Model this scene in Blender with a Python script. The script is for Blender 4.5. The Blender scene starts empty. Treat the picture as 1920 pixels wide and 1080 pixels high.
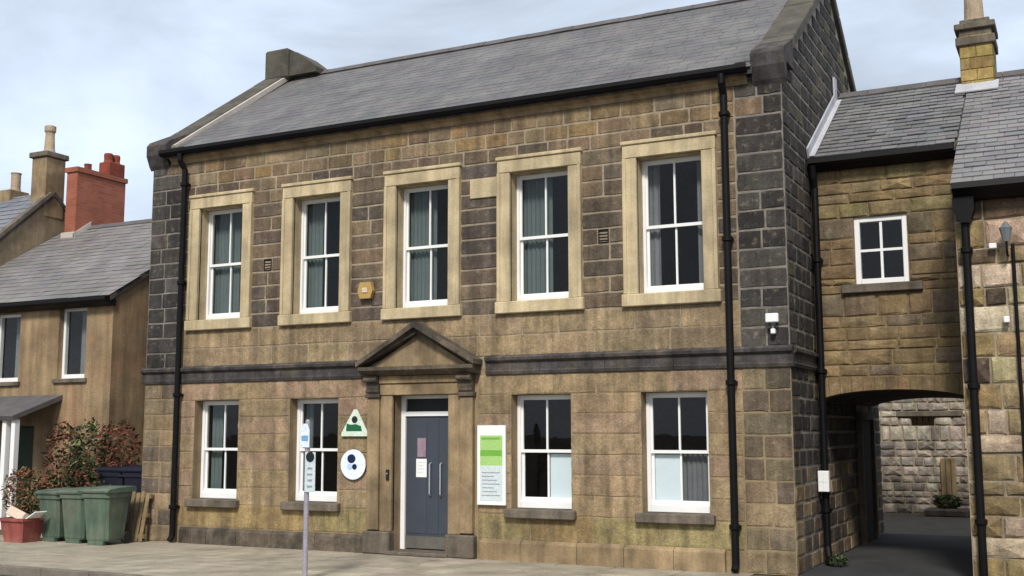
import bpy, math, random
from mathutils import Matrix, Vector
random.seed(7)
scene = bpy.context.scene
col = scene.collection

# ------------------------------------------------------------------ camera
cam_data = bpy.data.cameras.new('camera')
cam = bpy.data.objects.new('camera', cam_data)
col.objects.link(cam)
CR = Vector((0.89228543, 0.45146683, -0.00210169))
CU = Vector((0.05903653, -0.11206286, 0.99194587))
CF = Vector((-0.44759513, 0.88522292, 0.12664509))
cam.matrix_world = Matrix(((CR.x, CU.x, -CF.x, 14.85), (CR.y, CU.y, -CF.y, -15.0), (CR.z, CU.z, -CF.z, 1.84), (0, 0, 0, 1)))
cam_data.sensor_width = 36.0
cam_data.lens = 36.0 * 2125 / 1920
cam_data.clip_end = 2000
scene.camera = cam

# ------------------------------------------------------------------ world / sky
SUN_EL, SUN_AZ = math.radians(42), math.radians(163)     # azimuth clockwise from +Y
world = bpy.data.worlds.new('World'); scene.world = world
world.use_nodes = True
nt = world.node_tree; nt.nodes.clear()
def N(t, tree, **kw):
    n = tree.nodes.new(t)
    for k, v in kw.items(): setattr(n, k, v)
    return n
wo = N('ShaderNodeOutputWorld', nt); bg = N('ShaderNodeBackground', nt)
sky = N('ShaderNodeTexSky', nt); sky.sky_type = 'NISHITA'; sky.sun_disc = False
sky.sun_elevation = SUN_EL; sky.sun_rotation = SUN_AZ; sky.air_density = 1.0; sky.dust_density = 2.0
tc = N('ShaderNodeTexCoord', nt); mp = N('ShaderNodeMapping', nt); mp.inputs['Scale'].default_value = (1.0, 1.0, 2.6)
mp.inputs['Location'].default_value = (2.3, 0.4, 1.2)
nz = N('ShaderNodeTexNoise', nt); nz.inputs['Scale'].default_value = 2.6; nz.inputs['Detail'].default_value = 7; nz.inputs['Roughness'].default_value = 0.52; nz.inputs['Distortion'].default_value = 0.35
cr = N('ShaderNodeValToRGB', nt)
cr.color_ramp.elements[0].position = 0.38; cr.color_ramp.elements[0].color = (1.9, 2.12, 2.4, 1)
cr.color_ramp.elements[1].position = 0.68; cr.color_ramp.elements[1].color = (3.95, 4.5, 5.35, 1)
mx = N('ShaderNodeMixRGB', nt); mx.inputs['Fac'].default_value = 0.9
L = nt.links.new
L(tc.outputs['Generated'], mp.inputs['Vector']); L(mp.outputs[0], nz.inputs['Vector']); L(nz.outputs['Fac'], cr.inputs['Fac'])
L(sky.outputs[0], mx.inputs['Color1']); L(cr.outputs[0], mx.inputs['Color2']); L(mx.outputs[0], bg.inputs['Color']); L(bg.outputs[0], wo.inputs['Surface'])
bg.inputs['Strength'].default_value = 0.1

# ------------------------------------------------------------------ sun
sd = bpy.data.lights.new('sun', 'SUN'); sd.energy = 1.5; sd.angle = math.radians(10); sd.color = (1.0, 0.95, 0.88)
sun = bpy.data.objects.new('sun', sd); col.objects.link(sun)
sdir = Vector((math.sin(SUN_AZ) * math.cos(SUN_EL), math.cos(SUN_AZ) * math.cos(SUN_EL), math.sin(SUN_EL)))
sun.rotation_euler = sdir.to_track_quat('Z', 'Y').to_euler()
sun.location = sdir * 60
scene.view_settings.view_transform = 'Standard'; scene.view_settings.look = 'None'
scene.view_settings.exposure = 1.22; scene.view_settings.gamma = 1.0
scene.render.engine = 'CYCLES'

# ------------------------------------------------------------------ helpers
def lin(r, g, b):
    f = lambda c: (c / 255 / 12.92) if c / 255 <= 0.04045 else ((c / 255 + 0.055) / 1.055) ** 2.4
    return (f(r), f(g), f(b))
def vary(c, a=0.12, hue=0.04):
    k = 1 + random.uniform(-a, a)
    return tuple(max(0.003, x * k * (1 + random.uniform(-hue, hue))) for x in c)
def mixc(a, b, t): return tuple(x * (1 - t) + y * t for x, y in zip(a, b))

class MB:
    def __init__(s): s.v = []; s.f = []; s.c = []; s.m = []
    def face(s, idx, c=None, m=0): s.f.append(idx); s.c.append(c); s.m.append(m)
    def box(s, x0, x1, y0, y1, z0, z1, c=None, m=0, mat=None):
        b = len(s.v)
        P = [(x0, y0, z0), (x1, y0, z0), (x1, y1, z0), (x0, y1, z0), (x0, y0, z1), (x1, y0, z1), (x1, y1, z1), (x0, y1, z1)]
        if mat is not None: P = [tuple(mat @ Vector(p)) for p in P]
        s.v += P
        for q in ((0, 3, 2, 1), (4, 5, 6, 7), (0, 1, 5, 4), (1, 2, 6, 5), (2, 3, 7, 6), (3, 0, 4, 7)):
            s.face(tuple(b + i for i in q), c, m)
        return s
    def bbox(s, x0, x1, y0, y1, z0, z1, bv=0.01, c=None, m=0, mat=None):
        """box with chamfered edges"""
        b = len(s.v); P = []
        xs, ys, zs = (x0, x1), (y0, y1), (z0, z1)
        idx = {}
        for i in range(2):
            for j in range(2):
                for k in range(2):
                    sx, sy, sz = (1 if i == 0 else -1), (1 if j == 0 else -1), (1 if k == 0 else -1)
                    for a in range(3):
                        p = [xs[i] + sx * bv, ys[j] + sy * bv, zs[k] + sz * bv]
                        p[a] = (xs[i], ys[j], zs[k])[a]
                        idx[(i, j, k, a)] = b + len(P); P.append(tuple(p))
        if mat is not None: P = [tuple(mat @ Vector(p)) for p in P]
        s.v += P
        I = idx
        def q(*t): s.face(tuple(t), c, m)
        q(I[0,0,0,0], I[0,0,1,0], I[0,1,1,0], I[0,1,0,0]); q(I[1,0,0,0], I[1,1,0,0], I[1,1,1,0], I[1,0,1,0])
        q(I[0,0,0,1], I[1,0,0,1], I[1,0,1,1], I[0,0,1,1]); q(I[0,1,0,1], I[0,1,1,1], I[1,1,1,1], I[1,1,0,1])
        q(I[0,0,0,2], I[0,1,0,2], I[1,1,0,2], I[1,0,0,2]); q(I[0,0,1,2], I[1,0,1,2], I[1,1,1,2], I[0,1,1,2])
        for k in range(2):
            for i in range(2): q(I[i,0,k,0], I[i,1,k,0], I[i,1,k,2], I[i,0,k,2])
            for j in range(2): q(I[0,j,k,1], I[1,j,k,1], I[1,j,k,2], I[0,j,k,2])
        for i in range(2):
            for j in range(2): q(I[i,j,0,0], I[i,j,1,0], I[i,j,1,1], I[i,j,0,1])
        for i in range(2):
            for j in range(2):
                for k in range(2): q(I[i,j,k,0], I[i,j,k,1], I[i,j,k,2])
        return s
    def prism(s, poly, y0, y1, c=None, m=0, axis='y'):
        """poly = list of (a,b); axis y: (x,z) extruded along y; axis x: (y,z) extruded along x; axis z: (x,y) along z"""
        b = len(s.v); n = len(poly)
        for t in (y0, y1):
            for (a, d) in poly:
                s.v.append((a, t, d) if axis == 'y' else ((t, a, d) if axis == 'x' else (a, d, t)))
        s.face(tuple(b + i for i in range(n)), c, m); s.face(tuple(b + n + i for i in reversed(range(n))), c, m)
        for i in range(n):
            j = (i + 1) % n; s.face((b + j, b + i, b + n + i, b + n + j), c, m)
        return s
    def tube(s, pts, r, n=10, c=None, m=0, cap=True):
        pts = [Vector(p) for p in pts]; rs = r if isinstance(r, (list, tuple)) else [r] * len(pts)
        rings = []
        for i, p in enumerate(pts):
            d = (pts[min(i + 1, len(pts) - 1)] - pts[max(i - 1, 0)]).normalized()
            a = Vector((1, 0, 0)) if abs(d.x) < 0.8 else Vector((0, 1, 0))
            u = d.cross(a).normalized(); w = d.cross(u)
            b = len(s.v)
            for k in range(n):
                t = 2 * math.pi * k / n; s.v.append(tuple(p + (u * math.cos(t) + w * math.sin(t)) * rs[i]))
            rings.append(b)
        for i in range(len(rings) - 1):
            for k in range(n):
                s.face((rings[i] + k, rings[i] + (k + 1) % n, rings[i + 1] + (k + 1) % n, rings[i + 1] + k), c, m)
        if cap:
            s.face(tuple(rings[0] + k for k in reversed(range(n))), c, m); s.face(tuple(rings[-1] + k for k in range(n)), c, m)
        return s
    def lathe(s, prof, cx, cy, n=16, c=None, m=0):
        rings = []
        for (r, z) in prof:
            b = len(s.v); rings.append(b)
            for k in range(n):
                t = 2 * math.pi * k / n; s.v.append((cx + r * math.cos(t), cy + r * math.sin(t), z))
        for i in range(len(rings) - 1):
            for k in range(n):
                s.face((rings[i] + k, rings[i] + (k + 1) % n, rings[i + 1] + (k + 1) % n, rings[i + 1] + k), c, m)
        s.face(tuple(rings[0] + k for k in reversed(range(n))), c, m); s.face(tuple(rings[-1] + k for k in range(n)), c, m)
        return s
    def mesh(s, name):
        me = bpy.data.meshes.new(name); me.from_pydata(s.v, [], s.f)
        if any(c is not None for c in s.c):
            ca = me.color_attributes.new('Col', 'FLOAT_COLOR', 'CORNER')
            buf = []
            for f, c in zip(s.f, s.c):
                buf += list((*(c or (1, 1, 1)), 1)) * len(f)
            ca.data.foreach_set('color', buf)
        me.polygons.foreach_set('material_index', s.m); me.update()
        return me
    def build(s, name, mat, parent=None, smooth=False):
        me = s.mesh(name)
        for m_ in (mat if isinstance(mat, (list, tuple)) else [mat]): me.materials.append(m_)
        if smooth: me.polygons.foreach_set('use_smooth', [True] * len(me.polygons))
        return link(name, me, parent)
def link(name, data, parent=None):
    o = bpy.data.objects.new(name, data); col.objects.link(o)
    if parent is not None:
        o.parent = parent
        if parent.parent is None and parent.type == 'EMPTY':
            o.matrix_parent_inverse = parent.matrix_basis.inverted()
    return o
def thing(name, label, cat, loc=(0, 0, 0), group=None):
    o = bpy.data.objects.new(name, None); col.objects.link(o); o.location = loc; o.empty_display_size = 0.2
    return tag(o, label, cat, group)
def tag(o, label=None, cat=None, group=None, kind=None):
    if label: o['label'] = label
    if cat: o['category'] = cat
    if group: o['group'] = group
    if kind: o['kind'] = kind
    return o
def copy_tree(o, parent=None):
    c = o.copy(); col.objects.link(c)
    if parent is not None: c.parent = parent
    for ch in list(o.children): copy_tree(ch, c)
    return c

# ------------------------------------------------------------------ materials
def material(name, color=(0.5, 0.5, 0.5), src='flat', rough=0.85, noise=0.25, nscale=3.0, fine=0.18, fscale=38.0, bump=0.25, bscale=55.0,
             streak=0.0, spec=0.3, metal=0.0, tint=None, tint_amt=0.0, big=0.0, smear=None, smear_amt=0.0):
    m = bpy.data.materials.new(name); m.use_nodes = True
    t = m.node_tree; t.nodes.clear(); L = t.links.new
    out = N('ShaderNodeOutputMaterial', t); b = N('ShaderNodeBsdfPrincipled', t); L(b.outputs[0], out.inputs[0])
    geo = N('ShaderNodeNewGeometry', t)
    if src == 'object': c = N('ShaderNodeObjectInfo', t).outputs['Color']
    elif src == 'attr':
        a = N('ShaderNodeAttribute', t); a.attribute_name = 'Col'; c = a.outputs['Color']
    else:
        r = N('ShaderNodeRGB', t); r.outputs[0].default_value = (*color, 1); c = r.outputs[0]
    def modul(c, scale, amt, vec=None, detail=5, lo=0.3, hi=0.7):
        n = N('ShaderNodeTexNoise', t); n.inputs['Scale'].default_value = scale; n.inputs['Detail'].default_value = detail; n.inputs['Roughness'].default_value = 0.6
        L(vec or geo.outputs['Position'], n.inputs['Vector'])
        mr = N('ShaderNodeMapRange', t); mr.inputs['From Min'].default_value = lo; mr.inputs['From Max'].default_value = hi
        mr.inputs['To Min'].default_value = 1 - amt; mr.inputs['To Max'].default_value = 1 + amt * 0.8
        L(n.outputs['Fac'], mr.inputs['Value'])
        mm = N('ShaderNodeMixRGB', t); mm.blend_type = 'MULTIPLY'; mm.inputs['Fac'].default_value = 1
        L(c, mm.inputs['Color1']); L(mr.outputs[0], mm.inputs['Color2'])
        return mm.outputs[0]
    if tint:
        n = N('ShaderNodeTexNoise', t); n.inputs['Scale'].default_value = 1.7; n.inputs['Detail'].default_value = 6; L(geo.outputs['Position'], n.inputs['Vector'])
        mr = N('ShaderNodeMapRange', t); mr.inputs['From Min'].default_value = 0.45; mr.inputs['From Max'].default_value = 0.72; mr.inputs['To Max'].default_value = tint_amt
        L(n.outputs['Fac'], mr.inputs['Value'])
        mm = N('ShaderNodeMixRGB', t); L(mr.outputs[0], mm.inputs['Fac']); L(c, mm.inputs['Color1']); mm.inputs['Color2'].default_value = (*tint, 1); c = mm.outputs[0]
    if smear:      # old lime pointing dragged over the stone face
        n = N('ShaderNodeTexNoise', t); n.inputs['Scale'].default_value = 9.0; n.inputs['Detail'].default_value = 7; n.inputs['Roughness'].default_value = 0.7; L(geo.outputs['Position'], n.inputs['Vector'])
        mr = N('ShaderNodeMapRange', t); mr.inputs['From Min'].default_value = 0.55; mr.inputs['From Max'].default_value = 0.72; mr.inputs['To Max'].default_value = smear_amt
        L(n.outputs['Fac'], mr.inputs['Value'])
        mm = N('ShaderNodeMixRGB', t); L(mr.outputs[0], mm.inputs['Fac']); L(c, mm.inputs['Color1']); mm.inputs['Color2'].default_value = (*smear, 1); c = mm.outputs[0]
    if big: c = modul(c, 0.9, big)
    if noise: c = modul(c, nscale, noise)
    if fine: c = modul(c, fscale, fine, detail=3)
    if streak:
        mp = N('ShaderNodeMapping', t); mp.inputs['Scale'].default_value = (5.5, 5.5, 0.55); L(geo.outputs['Position'], mp.inputs['Vector'])
        c = modul(c, 1.0, streak, mp.outputs[0], 6, 0.35, 0.68)
    L(c, b.inputs['Base Color'])
    b.inputs['Roughness'].default_value = rough; b.inputs['Specular IOR Level'].default_value = spec; b.inputs['Metallic'].default_value = metal
    if bump:
        n = N('ShaderNodeTexNoise', t); n.inputs['Scale'].default_value = bscale; n.inputs['Detail'].default_value = 4; L(geo.outputs['Position'], n.inputs['Vector'])
        bp = N('ShaderNodeBump', t); bp.inputs['Strength'].default_value = bump; bp.inputs['Distance'].default_value = 0.02
        L(n.outputs['Fac'], bp.inputs['Height']); L(bp.outputs[0], b.inputs['Normal'])
    return m
def glass_mat(name, tint=(0.93, 0.95, 0.95), refl=0.7):
    m = bpy.data.materials.new(name); m.use_nodes = True; t = m.node_tree; t.nodes.clear(); L = t.links.new
    out = N('ShaderNodeOutputMaterial', t); tr = N('ShaderNodeBsdfTransparent', t); gl = N('ShaderNodeBsdfGlossy', t); mix = N('ShaderNodeMixShader', t)
    fr = N('ShaderNodeFresnel', t); fr.inputs['IOR'].default_value = 1.5
    geo = N('ShaderNodeNewGeometry', t); n = N('ShaderNodeTexNoise', t); n.inputs['Scale'].default_value = 2.2; L(geo.outputs['Position'], n.inputs['Vector'])
    bp = N('ShaderNodeBump', t); bp.inputs['Strength'].default_value = 0.05; bp.inputs['Distance'].default_value = 0.02; L(n.outputs['Fac'], bp.inputs['Height']); L(bp.outputs[0], gl.inputs['Normal'])
    tr.inputs[0].default_value = (*tint, 1); gl.inputs['Roughness'].default_value = 0.01; gl.inputs['Color'].default_value = (refl, refl, refl, 1)
    mu = N('ShaderNodeMath', t); mu.operation = 'MULTIPLY'; iv = N('ShaderNodeMath', t); iv.operation = 'SUBTRACT'; iv.inputs[0].default_value = 1.0; L(geo.outputs['Backfacing'], iv.inputs[1]); L(fr.outputs[0], mu.inputs[0]); L(iv.outputs[0], mu.inputs[1])
    L(mu.outputs[0], mix.inputs[0]); L(tr.outputs[0], mix.inputs[1]); L(gl.outputs[0], mix.inputs[2]); L(mix.outputs[0], out.inputs[0])
    return m

M = {}
M['stone'] = material('stone', src='object', noise=0.30, nscale=5.5, fine=0.26, streak=0.36, bump=0.5, tint=lin(74, 66, 56), tint_amt=0.35, big=0.22, smear=lin(160, 146, 124), smear_amt=0.5)
M['stone_mass'] = material('stone_mass', src='attr', noise=0.30, nscale=5.5, fine=0.26, streak=0.36, bump=0.5, tint=lin(74, 66, 56), tint_amt=0.35, big=0.22, smear=lin(160, 146, 124), smear_amt=0.5)
M['mortar_low'] = material('mortar_low', lin(140, 122, 94), noise=0.25, fine=0.15, streak=0.2)
M['mortar'] = material('mortar', lin(152, 138, 116), noise=0.3, fine=0.2, streak=0.25)
M['mortar_pier'] = material('mortar_pier', lin(122, 115, 106), noise=0.4, nscale=5, fine=0.2)
M['mortar_dark'] = material('mortar_dark', lin(142, 135, 126), noise=0.3, fine=0.2)
M['ashlar'] = material('ashlar', lin(150, 129, 98), big=0.2, noise=0.28, fine=0.16, streak=0.28, tint=lin(80, 70, 58), tint_amt=0.5)
M['cream'] = material('cream_stone', lin(190, 173, 138), big=0.12, noise=0.2, fine=0.12, streak=0.24, tint=lin(150, 132, 104), tint_amt=0.5, bump=0.2)
M['soot'] = material('sooty_stone', lin(70, 66, 65), noise=0.45, nscale=6, fine=0.28, streak=0.4, tint=lin(116, 104, 88), tint_amt=0.45)
M['weathered'] = material('weathered_stone', lin(96, 86, 73), noise=0.45, nscale=5, fine=0.28, streak=0.3, tint=lin(58, 54, 50), tint_amt=0.8)
M['grey_stone'] = material('grey_stone', lin(105, 96, 84), noise=0.35, fine=0.22, streak=0.3)
M['slate'] = material('slate', src='attr', big=0.14, tint=lin(120, 118, 108), tint_amt=0.35, noise=0.2, nscale=1.7, fine=0.14, rough=0.6, bump=0.15, spec=0.4)
M['lead'] = material('lead', lin(178, 178, 182), rough=0.6, noise=0.15, bump=0.1)
M['ridge'] = material('ridge_tile', lin(96, 92, 92), noise=0.25)
M['white'] = material('white_paint', (0.80, 0.80, 0.78), rough=0.45, noise=0.04, fine=0.03, bump=0.03)
M['black'] = material('black_iron', (0.006, 0.0055, 0.006), spec=0.15, rough=0.5, noise=0.3, fine=0.1, bump=0.08)
M['glass'] = glass_mat('glass')
M['blind'] = material('blind_fabric', lin(98, 108, 106), noise=0.08, fine=0.05, bump=0.05)
M['curtain'] = material('curtain_fabric', lin(120, 120, 122), noise=0.15, fine=0.05, bump=0.05)
M['frost'] = material('frosted_film', lin(226, 234, 238), rough=0.35, noise=0.05, fine=0.02, bump=0.0)
M['interior'] = material('interior_plaster', lin(84, 78, 70), noise=0.1, bump=0.05)
M['floorboard'] = material('floor_boards', lin(70, 55, 42), noise=0.2)
M['door'] = material('door_paint', lin(64, 70, 79), rough=0.5, noise=0.10, fine=0.05, bump=0.05)
M['steel'] = material('steel', lin(190, 196, 204), rough=0.35, metal=0.6, noise=0.05, bump=0.0)
M['paper'] = material('paper', (0.8, 0.79, 0.78), rough=0.7, noise=0.03, fine=0.02, bump=0.0)
M['render'] = material('rendered_wall', lin(146, 125, 95), big=0.18, noise=0.24, nscale=2.2, fine=0.22, streak=0.3, bump=0.7, tint=lin(150, 112, 88), tint_amt=0.5)
M['brick'] = None
M['asphalt'] = material('asphalt', (0.055, 0.055, 0.056), noise=0.25, nscale=1.2, fine=0.35, fscale=90, bump=0.5, bscale=120)
M['alley'] = material('alley_tarmac', (0.045, 0.045, 0.046), noise=0.3, nscale=1.5, fine=0.3, fscale=80, bump=0.4, bscale=110)
M['flag'] = material('paving_flag', src='object', big=0.2, noise=0.3, nscale=1.6, fine=0.16, bump=0.3, tint=lin(100, 92, 78), tint_amt=0.4)
M['joint'] = material('paving_bed', lin(92, 86, 74), noise=0.25)
M['bin_green'] = material('green_plastic', lin(80, 98, 82), rough=0.8, noise=0.25, streak=0.3, tint=lin(118, 116, 100), tint_amt=0.5, fine=0.1, bump=0.05, spec=0.4)
M['bin_navy'] = material('navy_plastic', lin(17, 18, 34), rough=0.6, noise=0.15, fine=0.06, bump=0.05, spec=0.4)
M['rubber'] = material('rubber', (0.02, 0.02, 0.02), rough=0.8, bump=0.05)
M['red_plastic'] = material('red_plastic', lin(146, 78, 70), streak=0.3, tint=lin(170, 130, 118), tint_amt=0.6, rough=0.7, noise=0.15, bump=0.05)
M['card'] = material('cardboard', lin(205, 185, 165), noise=0.1, bump=0.05)
M['wood'] = material('weathered_wood', lin(124, 106, 78), noise=0.3, streak=0.4, fine=0.2)
M['dark_wood'] = material('dark_timber', lin(34, 31, 29), noise=0.3, streak=0.3)
M['terracotta'] = material('terracotta', lin(132, 66, 50), noise=0.3, fine=0.2)
M['pot'] = material('buff_pot', lin(168, 150, 125), noise=0.25, fine=0.2)
M['alarm'] = material('alarm_yellow', lin(172, 142, 84), rough=0.5, noise=0.1, bump=0.0)
M['green'] = material('sign_green', lin(30, 95, 62), rough=0.5, noise=0.05, bump=0.0)
M['lime'] = material('sign_lime', lin(160, 198, 118), rough=0.5, noise=0.06, bump=0.0)
M['lime2'] = material('sign_lime_deep', lin(112, 168, 66), rough=0.5, noise=0.06, bump=0.0)
M['pale'] = material('sign_pale', lin(200, 212, 212), rough=0.5, noise=0.05, bump=0.0)
M['navy'] = material('sign_navy', lin(18, 34, 74), rough=0.5, noise=0.05, bump=0.0)
M['ink'] = material('sign_ink', (0.015, 0.018, 0.02), rough=0.5, noise=0.05, bump=0.0)
M['ice'] = material('sign_ice', lin(222, 232, 246), rough=0.5, noise=0.03, bump=0.0)
M['skyblue'] = material('sign_blue', lin(120, 165, 205), rough=0.5, noise=0.05, bump=0.0)
M['galv'] = material('galvanised', lin(165, 160, 168), rough=0.5, metal=0.3, noise=0.12, bump=0.05)
for k, c in (('leaf_green', (62, 78, 40)), ('leaf_red', (102, 56, 44)), ('leaf_rust', (124, 82, 54)), ('leaf_dark', (38, 48, 28)), ('leaf_pale', (120, 128, 88))):
    M[k] = material(k, lin(*c), noise=0.3, nscale=6, fine=0.1, bump=0.0, rough=0.6)

M['mint'] = material('sign_mint', lin(206, 220, 202), rough=0.5, noise=0.05, bump=0.0)
M['paleblue'] = material('sign_paleblue', lin(178, 200, 226), rough=0.5, noise=0.05, bump=0.0)
M['kick'] = material('scuffed_kick_plate', lin(98, 94, 88), rough=0.6, noise=0.25, bump=0.05)
M['poster'] = material('poster_print', lin(150, 128, 140), rough=0.6, noise=0.2, nscale=9, bump=0.0)
M['mortar_arch'] = material('lime_pointing', lin(128, 110, 80), noise=0.25, fine=0.2)
M['render_grey'] = material('weathered_gable', lin(138, 122, 98), noise=0.25, fine=0.2, streak=0.2, bump=0.5)
M['lantern'] = material('lantern_glass', lin(112, 116, 118), rough=0.3, noise=0.1, bump=0.0)
M['rustpipe'] = material('brown_pipe', lin(96, 76, 54), rough=0.6, noise=0.2, bump=0.05)
M['lead_pale'] = material('pale_flashing', lin(190, 180, 170), rough=0.7, noise=0.15, bump=0.1)
M['ashlar_moss'] = material('mossy_stone', lin(135, 122, 78), noise=0.3, fine=0.2, streak=0.2)

def brick_mat():
    m = bpy.data.materials.new('red_brick'); m.use_nodes = True; t = m.node_tree; b = t.nodes['Principled BSDF']; L = t.links.new
    geo = N('ShaderNodeNewGeometry', t); sp = N('ShaderNodeSeparateXYZ', t); L(geo.outputs['Position'], sp.inputs[0])
    ad = N('ShaderNodeMath', t); L(sp.outputs[0], ad.inputs[0]); L(sp.outputs[1], ad.inputs[1])
    cb = N('ShaderNodeCombineXYZ', t); L(ad.outputs[0], cb.inputs[0]); L(sp.outputs[2], cb.inputs[1])
    br = N('ShaderNodeTexBrick', t); L(cb.outputs[0], br.inputs['Vector'])
    br.inputs['Scale'].default_value = 1.0; br.inputs['Brick Width'].default_value = 0.225; br.inputs['Row Height'].default_value = 0.075; br.inputs['Mortar Size'].default_value = 0.006
    br.inputs['Color1'].default_value = (*lin(156, 92, 68), 1); br.inputs['Color2'].default_value = (*lin(142, 78, 58), 1); br.inputs['Mortar'].default_value = (*lin(148, 100, 82), 1)
    n = N('ShaderNodeTexNoise', t); n.inputs['Scale'].default_value = 2.5; n.inputs['Detail'].default_value = 5; L(geo.outputs['Position'], n.inputs['Vector'])
    mr = N('ShaderNodeMapRange', t); mr.inputs['To Min'].default_value = 0.65; mr.inputs['To Max'].default_value = 1.3; L(n.outputs['Fac'], mr.inputs['Value'])
    mm = N('ShaderNodeMixRGB', t); mm.blend_type = 'MULTIPLY'; mm.inputs['Fac'].default_value = 1; L(br.outputs['Color'], mm.inputs['Color1']); L(mr.outputs[0], mm.inputs['Color2'])
    L(mm.outputs[0], b.inputs['Base Color']); b.inputs['Roughness'].default_value = 0.9
    bp = N('ShaderNodeBump', t); bp.inputs['Strength'].default_value = 0.5; bp.inputs['Distance'].default_value = 0.01; bp.invert = True; L(br.outputs['Fac'], bp.inputs['Height']); L(bp.outputs[0], b.inputs['Normal'])
    return m
M['brick'] = brick_mat()

# ------------------------------------------------------------------ stones, walls, slates
def stone_templates(rough):
    out = []
    for k in range(10):
        r = random.Random(100 + k + int(rough * 1000))
        j = lambda a: r.uniform(-a, a)
        mb = MB(); v = mb.v
        ring = ((-1, -1), (0.1 * j(3), -1), (1, -1), (1, 0), (1, 1), (0.1 * j(3), 1), (-1, 1), (-1, 0))
        i_ = 0.465 - rough * 0.25
        for (sx, sz) in ring: v.append((sx * 0.5, 1.0, sz * 0.5))
        for (sx, sz) in ring:
            cr_ = 0.97 if abs(sx) + abs(sz) > 1.9 else 1.0
            v.append((sx * (0.5 * cr_ + j(0.012)), -0.35 + j(0.25), sz * (0.5 * cr_ + j(0.028))))
        for (sx, sz) in ring: v.append((sx * (i_ + j(0.03)), -1 + j(0.3), sz * (i_ - 0.03 + j(0.05))))
        v.append((j(0.12), -1 - rough * 4 + j(0.25), j(0.1)))
        for q in range(8):
            n = (q + 1) % 8
            mb.face((q, n, 8 + n, 8 + q)); mb.face((8 + q, 8 + n, 16 + n, 16 + q)); mb.face((16 + q, 16 + n, 24))
        out.append(mb)
    return out
TPL = {'ashlar': stone_templates(0.0), 'rubble': stone_templates(0.16)}
MESH = {}
for k, l in TPL.items():
    MESH[k] = []
    for mb in l:
        me = mb.mesh('stone'); me.materials.append(M['stone']); MESH[k].append(me)
def add_stones(wall, stones, kind, origin, axis='x', cap=300, name='stone', proud=0.02, drop=None):
    """stones: list of (u0,u1,z0,z1,color). axis x: wall faces -Y at y=origin; axis y: wall faces +X at x=origin"""
    stones = sorted(stones, key=lambda s: -(s[1] - s[0]) * (s[3] - s[2]) + (0 if not drop else drop(s)))
    rot = 0.0 if axis == 'x' else math.pi / 2
    rest = MB()
    for i, (u0, u1, z0, z1, c) in enumerate(stones):
        u, z = (u0 + u1) / 2, (z0 + z1) / 2
        k = random.randrange(10); d = proud * random.uniform(0.75, 1.3)
        loc = (u, origin, z) if axis == 'x' else (origin, u, z)
        if i < cap:
            o = link(name, MESH[kind][k], wall)
            o.location = loc; o.rotation_euler[2] = rot; o.scale = (u1 - u0, d, z1 - z0); o.color = (*c, 1)
        else:
            mt = Matrix.Translation(loc) @ Matrix.Rotation(rot, 4, 'Z') @ Matrix.Diagonal((u1 - u0, d, z1 - z0, 1))
            b = len(rest.v); tp = TPL[kind][k]
            rest.v += [tuple(mt @ Vector(p)) for p in tp.v]
            for f in tp.f: rest.face(tuple(b + q for q in f), c)
    if rest.v:
        o = rest.build('far_stones', M['stone_mass'], wall); tag(o, kind='stuff')
def lay(zs, u0, u1, blocks, lmin, lmax, joint, colorf, clip=None):
    """courses between the z lines; blocks = [(u0,u1,z0,z1)] left free"""
    out = []
    for z0, z1 in zip(zs[:-1], zs[1:]):
        spans = [(u0, u1)]
        if clip: spans = [clip(z0, z1)] if clip(z0, z1) else []
        for (a, b, c, d) in blocks:
            if c < z1 - 0.02 and d > z0 + 0.02:
                ns = []
                for (p, q) in spans:
                    if b <= p or a >= q: ns.append((p, q)); continue
                    if a - p > 0.03: ns.append((p, a))
                    if q - b > 0.03: ns.append((b, q))
                spans = ns
        for (p, q) in spans:
            w = q - p
            n = max(1, round(w / random.uniform(lmin, lmax) + random.uniform(-0.2, 0.2)))
            ws = [random.uniform(0.7, 1.35) for _ in range(n)]; t = sum(ws); x = p
            for k in ws:
                x1 = x + w * k / t
                out.append((x + joint / 2, x1 - joint / 2, z0 + joint / 2, z1 - joint / 2, colorf((x + x1) / 2, (z0 + z1) / 2)))
                x = x1
    return out
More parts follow.
